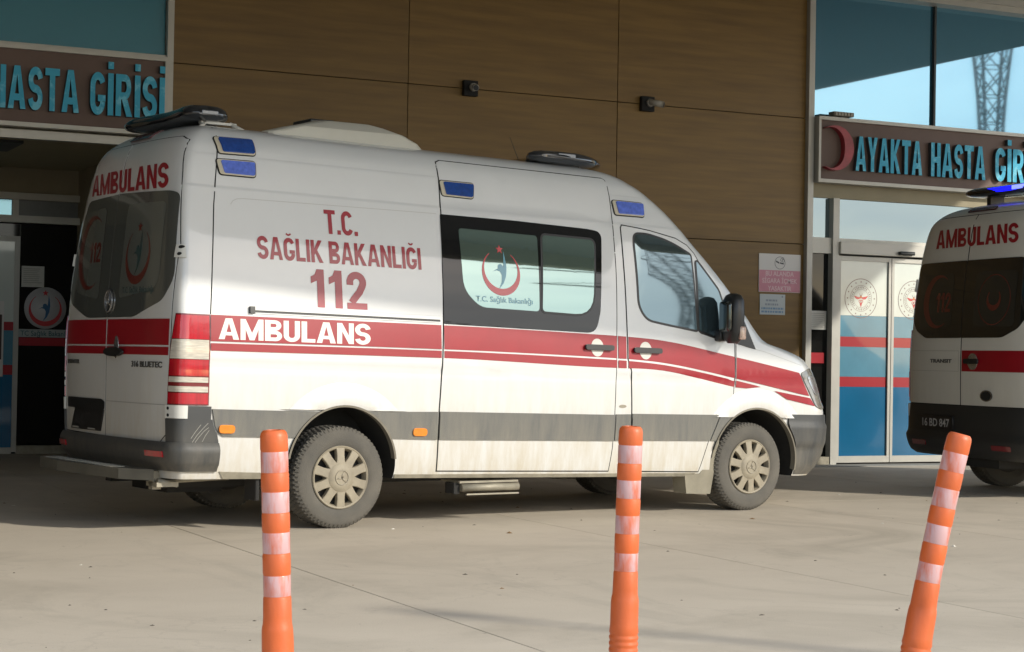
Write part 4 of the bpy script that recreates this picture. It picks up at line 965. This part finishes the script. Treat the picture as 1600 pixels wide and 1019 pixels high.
# mirrors
for sg in (-1,1):
    bm=bmesh.new(); prof=[(1.37,.035,.035),(1.40,.058,.070),(1.46,.066,.088),(1.60,.068,.092),(1.70,.062,.088),(1.74,.045,.065),(1.755,.02,.03)]; rows=[]
    for z,hx,hy in prof:
        rows.append([bm.verts.new((3.345+hx*math.copysign(abs(math.cos(a))**.7,math.cos(a)),sg*(1.13+hy*math.copysign(abs(math.sin(a))**.7,math.sin(a))),z-.06)) for a in (2*math.pi*i/20 for i in range(20))])
    for i in range(len(rows)-1):
        for j in range(20): f=bm.faces.new((rows[i][j],rows[i][(j+1)%20],rows[i+1][(j+1)%20],rows[i+1][j])); f.smooth=True
    bm.faces.new(rows[0][::-1]); bm.faces.new(rows[-1]); bmesh.ops.recalc_face_normals(bm,faces=bm.faces[:])
    box(bm,3.28,3.40,min(sg*.90,sg*1.06),max(sg*.90,sg*1.06),1.325,1.42,bev=.015); mr=obj('mirror',bm,blackpl,van,smooth=50)
    bm=bmesh.new(); F=lambda u,v,sg=sg:(Vector((3.345+u,sg*1.214,v-.06)),Vector((0,sg,0))); lay([rpoly(rectq(-.005,.055,1.40,1.50),.015)],F,.006,0,.02,bm); obj('indicator',bm,mat('mirror_indicator',(.55,.40,.33),.15,coat=1,var=.5,vscale=40),mr)
    bm=bmesh.new(); G=lambda u,v,sg=sg:(Vector((3.266,sg*1.13+u,v-.06)),Vector((-1,0,0))); lay([rpoly(rectq(-.068,.068,1.46,1.69),.03)],G,.004,0,.006,bm); obj('mirror_glass',bm,mat('mirror_dark_glass',(.10,.11,.11),.03,metal=.9),mr)
# roof gear
def loft(bm,rows,mi=0,close=True):
    V=[[bm.verts.new(p) for p in r] for r in rows]; n=len(V[0])
    for i in range(len(V)-1):
        for j in range(n): f=bm.faces.new((V[i][j],V[i][(j+1)%n],V[i+1][(j+1)%n],V[i+1][j])); f.smooth=True; f.material_index=mi
    if close: bm.faces.new(V[0][::-1]); bm.faces.new(V[-1])
    bmesh.ops.recalc_face_normals(bm,faces=bm.faces[:])
def light_bar(x,z,half,sweep,chord,th,lens,name='light_bar',parent=van):
    bm=bmesh.new(); rows=[]
    for k in range(25):
        t=-1+2*k/24; y=t*half; xx=x-sweep*t*t; e=(1-abs(t)**6)**.5 if abs(t)<1 else 0; c=chord*(.35+.65*e); h=th*(.25+.75*e)
        rows.append([(xx+c*math.copysign(abs(math.cos(a))**.6,math.cos(a))*.5,y,z+h*.5*math.sin(a)*(1 if math.sin(a)>0 else .7)) for a in (2*math.pi*i/16 for i in range(16))])
    loft(bm,rows); o=obj(name,bm,lens,parent,smooth=50); return o
lb1=light_bar(-.74,2.770,.585,.10,.38,.15,barlens)
obj('clear_lens',nbox(-.88,-.76,-.588,-.53,2.76,2.79,bev=.006),barlens2,lb1)
for sg in (-1,1):
    bm=bmesh.new()
    for xa,xb in ((-.80,-.90),(-.62,-.52)):
        tube(bm,(xa,sg*.47,2.725),(xb,sg*.56,2.655),.014,n=8)
    box(bm,-.84,-.58,sg*.47-.02,sg*.47+.02,2.712,2.728); obj('bar_bracket',bm,mat('bracket_white',(.62,.60,.54),.5),lb1)
lb2=light_bar(2.40,2.69,.64,.42,.72,.13,barlens)
obj('clear_lens',nbox(2.02,2.18,-.632,-.56,2.69,2.722,bev=.005),barlens2,lb2)
bm=bmesh.new(); box(bm,2.15,2.35,-.45,.45,2.60,2.66); obj('bar_foot',bm,blackpl,lb2)
bm=bmesh.new(); rows=[]
for z,a,b,c,d in ((2.655,-.42,.90,.56,.56),(2.70,-.37,.86,.55,.55),(2.755,-.17,.76,.52,.52),(2.80,.03,.62,.47,.47),(2.822,.09,.55,.42,.42)):
    rows.append([(q[0],q[1],z) for q in rpoly([(a,-c),(b,-c),(b,c),(a,c)],.10,4)])
loft(bm,rows); ac=obj('roof_unit',bm,mat('roof_unit_plastic',(.60,.58,.50),.5,var=.06),van,smooth=18)
obj('vent_cap',nbox(.14,.34,-.20,.08,2.823,2.86,bev=.01),blackpl,ac)
bm=bmesh.new(); tube(bm,(1.93,-.25,2.66),(1.83,-.25,2.86),.003,.0015,6); tube(bm,(1.93,-.25,2.64),(1.93,-.25,2.67),.02,.012,8); obj('antenna',bm,blackpl,van)
bm=VB.wrap(lin(2.602,2.665,4),lambda z:('y',0),lambda z:('y',.17),.016,12,.016,mirror=True); obj('high_stop_lamp',bm,markerd,van,smooth=40)
# wheels, flaps, side step, underbody
for x,y,sg in ((0,-.865,-1),(WB,-.865,-1),(0,.865,1),(WB,.865,1)): make_wheel(van,x,y,.345,sg)
for y in (-.865,.865):
    obj('mud_flap',nbox(-.60,-.57,y-.06,y+.11,.20,.42,bev=.008),under,van)
    s_=1 if y>0 else -1
    bm=bmesh.new(); vv=[(3.03,.30),(3.05,.148),(3.29,.14),(3.375,.555),(3.345,.56),(3.30,.42),(3.18,.30)]
    A_=[bm.verts.new((x,s_*.955,z)) for x,z in vv]; C_=[bm.verts.new((x,s_*.80,z)) for x,z in vv]
    bm.faces.new(A_ if s_<0 else A_[::-1]); bm.faces.new(C_[::-1] if s_<0 else C_)
    for i in range(len(vv)): bm.faces.new((A_[i],A_[(i+1)%len(vv)],C_[(i+1)%len(vv)],C_[i]))
    bmesh.ops.recalc_face_normals(bm,faces=bm.faces[:]); obj('arch_guard',bm,mat('dusty_guard',(.27,.245,.185),.85,var=.25,vscale=6),van)
bm=bmesh.new(); tube(bm,(1.0,-.93,.245),(1.49,-.93,.245),.028,n=14); box(bm,.98,1.48,-.95,-.70,.278,.292); sp=obj('side_step',bm,dullmetal,van)
obj('step_edge',nbox(1.03,1.48,-.965,-.945,.192,.204,bev=.003),dullmetal,sp); obj('step_motor',nbox(.95,1.0,-.92,-.80,.20,.28,bev=.006),under,sp)
bm=bmesh.new(); box(bm,-1.1,4.4,-.42,-.32,.26,.345); box(bm,-1.1,4.4,.32,.42,.26,.345); tube(bm,(0,-.75,.345),(0,.75,.345),.05,n=12); tube(bm,(WB,-.75,.33),(WB,.75,.33),.04,n=12); tube(bm,(.2,.1,.30),(2.6,.1,.30),.045,n=10); box(bm,-.95,-.55,-.3,.3,.22,.34); box(bm,1.5,2.6,.45,.75,.22,.34)
obj('chassis',bm,under,van)

# ------------------------------------------------------------------ second ambulance (right edge)
c_,s_=math.cos(-.1),math.sin(-.1)
van2=thing('ambulance','white ambulance with blue lights on, plate 16 BD 847, cut off by the right edge','ambulance',(12.12+s_*.85,-3.2-c_*.85,0),-.1)
TB=Body(
 w=[(.28,.93),(.5,.97),(.8,.985),(1.2,.985),(1.6,.972),(2.0,.945),(2.2,.925),(2.4,.893),(2.5,.86),(2.58,.79),(2.64,.68),(2.67,.52),(2.68,.3)],
 xr=[(.28,-1.0),(.6,-1.05),(1.2,-1.06),(1.6,-1.045),(2.0,-1.01),(2.3,-.97),(2.48,-.93),(2.58,-.86),(2.64,-.76),(2.68,-.6)],
 xf=[(.28,4.15),(.5,4.28),(.8,4.3),(1.0,4.24),(1.15,4.12),(1.3,3.85),(1.4,3.65),(1.8,3.2),(2.2,2.75),(2.45,2.4),(2.6,2.0),(2.68,1.5)],
 df=[(.28,.5),(1.3,.45),(2.2,.35),(2.68,.3)],dr=[(.28,.14),(2.68,.16)],shear=0)
T_SIDE=TB.side(1); TR=TB.rear(); paint2=mat('white_paint_grey',(.66,.65,.60),.35,coat=.5,dirt=((.42,.38,.30),.25,1.3,.6),var=.05,vscale=2)
b2=obj('body',TB.shell(.34),[paint2,under],van2); cut_arches(b2,[(0,.40,.40,1.3,.62),(3.3,.40,.40,1.3,.6)],under)
def P2(name,polys,fn,off,m,parent=van2,grid=.08,rim=.003): return obj(name,lay(polys,fn,off,grid,rim),m,parent,smooth=40)
rdp=[(-.905,.80),(.905,.80),(.925,1.2),(.90,1.7),(.84,2.2),(.74,2.53),(.66,2.56),(-.66,2.56),(-.74,2.53),(-.84,2.2),(-.90,1.7),(-.925,1.2)]
dL=door('rear_door',[rdp[0],(.0,.80),(.0,2.56)]+rdp[7:],TR,van2,m=paint2); dR=door('rear_door',[(.0,.80)]+rdp[1:7]+[(.0,2.56)],TR,van2,m=paint2)
P2('window_seal',[rectq(-.022,.022,1.425,2.128)],TR,.0085,blackpl,rim=.003)
TW=rpoly([(-.84,2.13,.08),(.84,2.13,.08),(.90,1.62,.06),(.80,1.50,.05),(.60,1.42,.05),(-.60,1.42,.05),(-.80,1.50,.05),(-.90,1.62,.06)],.06)
for keep,d in ((1,dR),(-1,dL)):
    wv=P2('rear_window',[clipx(TW[::-1],keep*.006,keep)],TR,.010,tint,d,rim=.004); x0=.17 if keep>0 else -.75
    P2('frosted_film',[rpoly(rectq(x0,x0+.58,1.52,2.02),.06)],TR,.0115,mat('film_dark',(.024,.026,.024),.25,coat=.5),wv,rim=0); bm=bmesh.new()
    if keep<0: lay(crescent(-.42,1.76,.25,.006,.10,110,0,26),TR,.0125,0,0,bm,0); lay(block_text('112',rectq(-.44,-.20,1.66,1.84),.1),TR,.0125,0,0,bm,0)
    else: lay(ringquads(.46,1.76,.22,.228,40),TR,.0125,0,0,bm,0); lay(crescent(.46,1.76,.10,.01,.05,90,90,20),TR,.0125,0,0,bm,0)
    obj('window_emblem',bm,[ghostred],wv)
P2('lettering',block_text('AMBULANS',((-.56,2.262),(.70,2.262),(.66,2.438),(-.60,2.438)),.06,.215),TR,.0075,redt,rim=0)
P2('red_stripe',[rectq(.02,.92,1.115,1.305)],TR,.0065,redv,dR,rim=0)
hb=P2('rear_handle',[circ(.19,1.205,.075,.075)],TR,.010,chrome,dR,rim=.004); P2('handle_grip',[rpoly(rectq(.08,.29,1.185,1.23),.02)],TR,.035,blackpl,hb,rim=.02)
P2('press_panel',[rectq(-.86,-.03,1.113,1.1165),rectq(-.86,-.03,1.30,1.3035),rectq(-.034,-.03,1.113,1.30)],TR,.005,mat('press_dark',(.38,.37,.33),.5),dL,rim=0)
P2('lettering',text_fit('TRANSIT',rectq(-.50,-.14,1.19,1.225),.02),TR,.010,badgem,dL,rim=.004)
bdg=P2('badge',[circ(.40,.90,.085,.05)],TR,.012,mat('dark_oval_badge',(.04,.045,.05),.2,metal=.5),dR,rim=.006); P2('badge_ring',ringquads(.40,.90,.075,.088,32,.58),TR,.0135,chrome,bdg,rim=0)
rb2=obj('rear_bumper',TB.wrap(lin(.33,.80,14),lambda z:('y',0),lambda z:('x',-.52),pch([(.33,.0),(.38,.05),(.5,.06),(.56,.03),(.72,.02),(.80,.012)]),40,.03,mirror=True),mat('dark_bumper_plastic2',(.022,.023,.023),.5,bump=.1,bscale=200),van2,smooth=45)
P2('reflector',[rectq(.52,.76,.432,.475)],TR,.066,lampdk,rb2,rim=.01); P2('reflector',[rectq(-.76,-.52,.432,.475)],TR,.066,lampdk,rb2,rim=.01)
pl=P2('number_plate',[rectq(-.62,-.08,.575,.70)],TR,.045,platem,rb2,rim=.02); P2('plate_text',text_fit('16 BD 847',rectq(-.57,-.12,.60,.675),.012),TR,.0465,platew,pl,rim=0)
for sg in (1,-1):
    tl=obj('tail_lamp',TB.wrap(lin(.82,1.50,10),lambda z:('y',.955),lambda z:('x',-.86),.012,14,.012,sg=sg),lampdk,van2,smooth=40); obj('lamp_lens',TB.wrap(lin(.86,1.10,4),lambda z:('y',.96),lambda z:('x',-.875),.016,10,.004,sg=sg),lampred,tl,smooth=40)
    for z in (.735,1.93): obj('door_hinge',TB.wrap(lin(z-.06,z+.06,3),lambda q:('y',.90),lambda q:('x',-.93),.022,8,.018,sg=sg),mat('hinge_paint',(.66,.66,.62),.4),van2,smooth=40)
P2('high_stop_lamp',[rpoly([(-.22,2.585),(.22,2.585),(.20,2.615),(-.20,2.615)],.01)],TR,.014,markerd,rim=.01)
lb3=light_bar(-.42,2.80,.64,.10,.34,.12,barlens,parent=van2)
bm=bmesh.new(); box(bm,-.596,-.55,-.30,.42,2.79,2.835,bev=.01); obj('lit_lamp',bm,blueglow,lb3); bm=bmesh.new(); box(bm,-.606,-.597,-.42,-.10,2.795,2.832); obj('lit_lamp',bm,blueglow2,lb3)
bm=bmesh.new(); box(bm,-.55,-.4,.30,.36,2.64,2.76); box(bm,-.55,-.4,-.36,-.30,2.64,2.76); obj('bar_foot',bm,blackpl,lb3)
for x,y,sg in ((0,-.85,-1),(3.3,-.85,-1),(0,.85,1),(3.3,.85,1)): make_wheel(van2,x,y,.345,sg,steelonly=True)
for sg,fn in ((1,T_SIDE),(-1,TB.side(-1))):
    P2('red_stripe',[rectq(-.85,3.7,1.12,1.30)],fn,.004,redv,rim=0); P2('side_window',[rpoly([(2.1,1.5),(3.0,1.45),(2.55,2.05),(2.1,2.1)],.05)],fn,.006,tint,grid=.1); P2('side_window',[rpoly(rectq(.8,1.9,1.45,2.1),.06)],fn,.006,tint,grid=.1)
obj('windscreen',TB.wrap(lin(1.45,2.2,12),lambda z:('y',.70),lambda z:('y',0),.006,20,.004,front=True,mirror=True),tint,van2,smooth=40)
obj('front_bumper',TB.wrap(lin(.34,.75,8),lambda z:('x',3.72),lambda z:('y',0),.012,30,.012,front=True,mirror=True),bumperm,van2,smooth=40)
bm=bmesh.new(); box(bm,-.95,3.9,-.45,.45,.25,.345); obj('chassis',bm,under,van2)

# ------------------------------------------------------------------ flexible posts
def post(label,base,lean,rz,kink):
    """lean: (dx,dy) shift of the top at full height"""
    H_=.98; t=thing('flexible_post',label,'bollard',(base[0],base[1],0),0,'orange flexible traffic posts')
    def axis(z):
        k=z/H_; return Vector((lean[0]*(k*.55+.45*k*k),lean[1]*(k*.55+.45*k*k),z))
    def seg(name,prof,m,parent,smooth=35):
        bm=bmesh.new(); n=40; rows=[]
        for r,z in prof:
            c=axis(z); d=(axis(z+.01)-axis(z-.01)).normalized(); a=Vector((1,0,0)); a=(a-d*a.dot(d)).normalized(); b=d.cross(a)
            rr=[]
            for i in range(n):
                th=2*math.pi*i/n; q=r
                if kink and abs(z-.475)<.04: q-=kink*max(0,math.cos(th-rz))**2*(1-abs(z-.475)/.04)
                rr.append(bm.verts.new(c+(a*math.cos(th)+b*math.sin(th))*q))
            rows.append(rr)
        for i in range(len(rows)-1):
            for j in range(n): f=bm.faces.new((rows[i][j],rows[i][(j+1)%n],rows[i+1][(j+1)%n],rows[i+1][j])); f.smooth=True
        if prof[-1][0]<.04 and name=='post': bm.faces.new(rows[-1])
        return obj(name,bm,m,parent,smooth=smooth)
    BZ=(.558,.667,.770,.872); k=.886
    pr=[(.09,.001),(.09,.012),(.075,.022),(.05,.035),(.0465,.06)]
    z=.24
    while z<.375: pr+=[(.0485,z),(.0462,z+.005),(.0462,z+.009),(.0485,z+.014)]; z+=.018
    pr+=[(.0462,.40),(.0462,.45),(.0460,.470),(.0448,.480),(.0425,.488),(.0415,.505)]
    for zc in BZ: pr+=[(.0405,zc-.005),(.0393,zc-.002),(.0391,zc),(.0391,zc+.054),(.0393,zc+.056),(.0403,zc+.059)]
    pr+=[(.0398,.95),(.0395,.964),(.037,.973),(.031,.979),(.021,.980),(.0195,.976),(.014,.975)]
    pr=[(r*k,z) for r,z in pr]
    p=seg('post',pr,orange,t,30)
    for zc in BZ: seg('reflective_band',[(.0390*k,zc+.0005),(.0397*k,zc+.002),(.0397*k,zc+.052),(.0390*k,zc+.0535)],bandm,t)
    return t
def dirs(px): return None
RT=Vector((rt.x,rt.y)).normalized()
post('upright orange flexible post in front of the rear wheel, nearest the camera',(1.524,-12.655),(-.034,-.002),0,.002)
post('orange flexible post leaning slightly right, in front of the middle of the ambulance',(2.639,-12.443),(.006,-.022),4,.003)
post('orange flexible post leaning strongly right with a kink, rightmost of the three',(3.283,-12.911),(.135,-.084),3.6,.010)

# ------------------------------------------------------------------ behind the camera: what the glass mirrors
tw=thing('lattice_tower','tall steel lattice pylon mirrored in the teal glass on the right','tower',(54.3,-46.0,0),.4)
wf=pch([(0,4.0),(6,1.5),(10.5,.75),(13,.95),(17,1.6),(22,1.8),(26,.3)]); bm=bmesh.new(); bm2=bmesh.new(); zz=[0,3,6,8,9.5,10.7,11.9,13.1,14.4,15.8,17.4,19.5,22,24,26]
for i in range(len(zz)-1):
    for a in range(4):
        sx,sy=((-1,-1),(1,-1),(1,1),(-1,1))[a]; tx,ty=((1,-1),(1,1),(-1,1),(-1,-1))[a]; h0,h1=wf(zz[i])/2,wf(zz[i+1])/2
        tube(bm,(sx*h0,sy*h0,zz[i]),(sx*h1,sy*h1,zz[i+1]),.075,n=5)
        tube(bm2,(sx*h0,sy*h0,zz[i]),(tx*h1,ty*h1,zz[i+1]),.035,n=4); tube(bm2,(tx*h0,ty*h0,zz[i]),(sx*h1,sy*h1,zz[i+1]),.035,n=4); tube(bm2,(sx*h1,sy*h1,zz[i+1]),(tx*h1,ty*h1,zz[i+1]),.03,n=4)
obj('leg_frame',bm,galv,tw); obj('bracing',bm2,galv,tw)
bm=bmesh.new()
for z in (19.5,23): 
    for sx in (-1,1): tube(bm,(sx*.8,-.4,z),(sx*5.5,0,z+.3),.07,n=5); tube(bm,(sx*.8,.4,z),(sx*5.5,0,z+.3),.07,n=5); tube(bm,(sx*.8,0,z+1.2),(sx*5.5,0,z+.3),.05,n=5)
obj('crossarm',bm,galv,tw)
def tree(label,x,y,h,rad,seed):
    rnd=random.Random(seed); t=thing('tree',label,'tree',(x,y,0),rnd.uniform(0,6),'trees across the road behind the camera'); bm=bmesh.new()
    tube(bm,(0,0,-.05),(.1,0,h*.45),.22,.14,8); tips=[]
    for k in range(9):
        a=rnd.uniform(0,6.28); z=h*rnd.uniform(.35,.5); e=Vector((math.cos(a)*rad*.6,math.sin(a)*rad*.6,h*rnd.uniform(.55,.9))); tube(bm,(.08,0,z),e,.07,.02,6); tips.append(e)
    obj('trunk',bm,bark,t); bm=bmesh.new(); cl=tips+[Vector((rnd.gauss(0,rad*.4),rnd.gauss(0,rad*.4),h*rnd.uniform(.5,.97))) for _ in range(16)]
    for c in cl:
        for _ in range(90):
            d=Vector((rnd.gauss(0,1),rnd.gauss(0,1),rnd.gauss(0,.8)))*rad*.22; p=c+d; n=Vector((rnd.gauss(0,1),rnd.gauss(0,1),rnd.gauss(0,1))).normalized(); a=n.orthogonal().normalized()*rnd.uniform(.1,.2); b=n.cross(a)*.6
            bm.faces.new([bm.verts.new(q) for q in (p-a,p+b,p+a,p-b)])
    obj('crown',bm,leafm,t)
tree('leafy tree mirrored low in the ambulance window, nearest the pylon',33.5,-38,8.3,2.6,1)
tree('leafy tree across the road, left of the pylon in the mirror image',28,-44,8.0,2.8,2)
lp=thing('street_lamp','tall grey street lamp standing up-sun behind the camera','street lamp',(12.26,-21.34,0),2.2)
bm=bmesh.new(); tube(bm,(0,0,0),(0,0,6.6),.075,.05,12); obj('pole',bm,galv,lp); obj('base_plate',nbox(-.17,.17,-.17,.17,.0,.03),galv,lp)
bm=bmesh.new(); tube(bm,(0,0,6.55),(.45,0,6.75),.035,.03,8); obj('arm',bm,galv,lp); obj('lamp_head',nbox(.4,.85,-.09,.09,6.70,6.79,bev=.02),galv,lp)
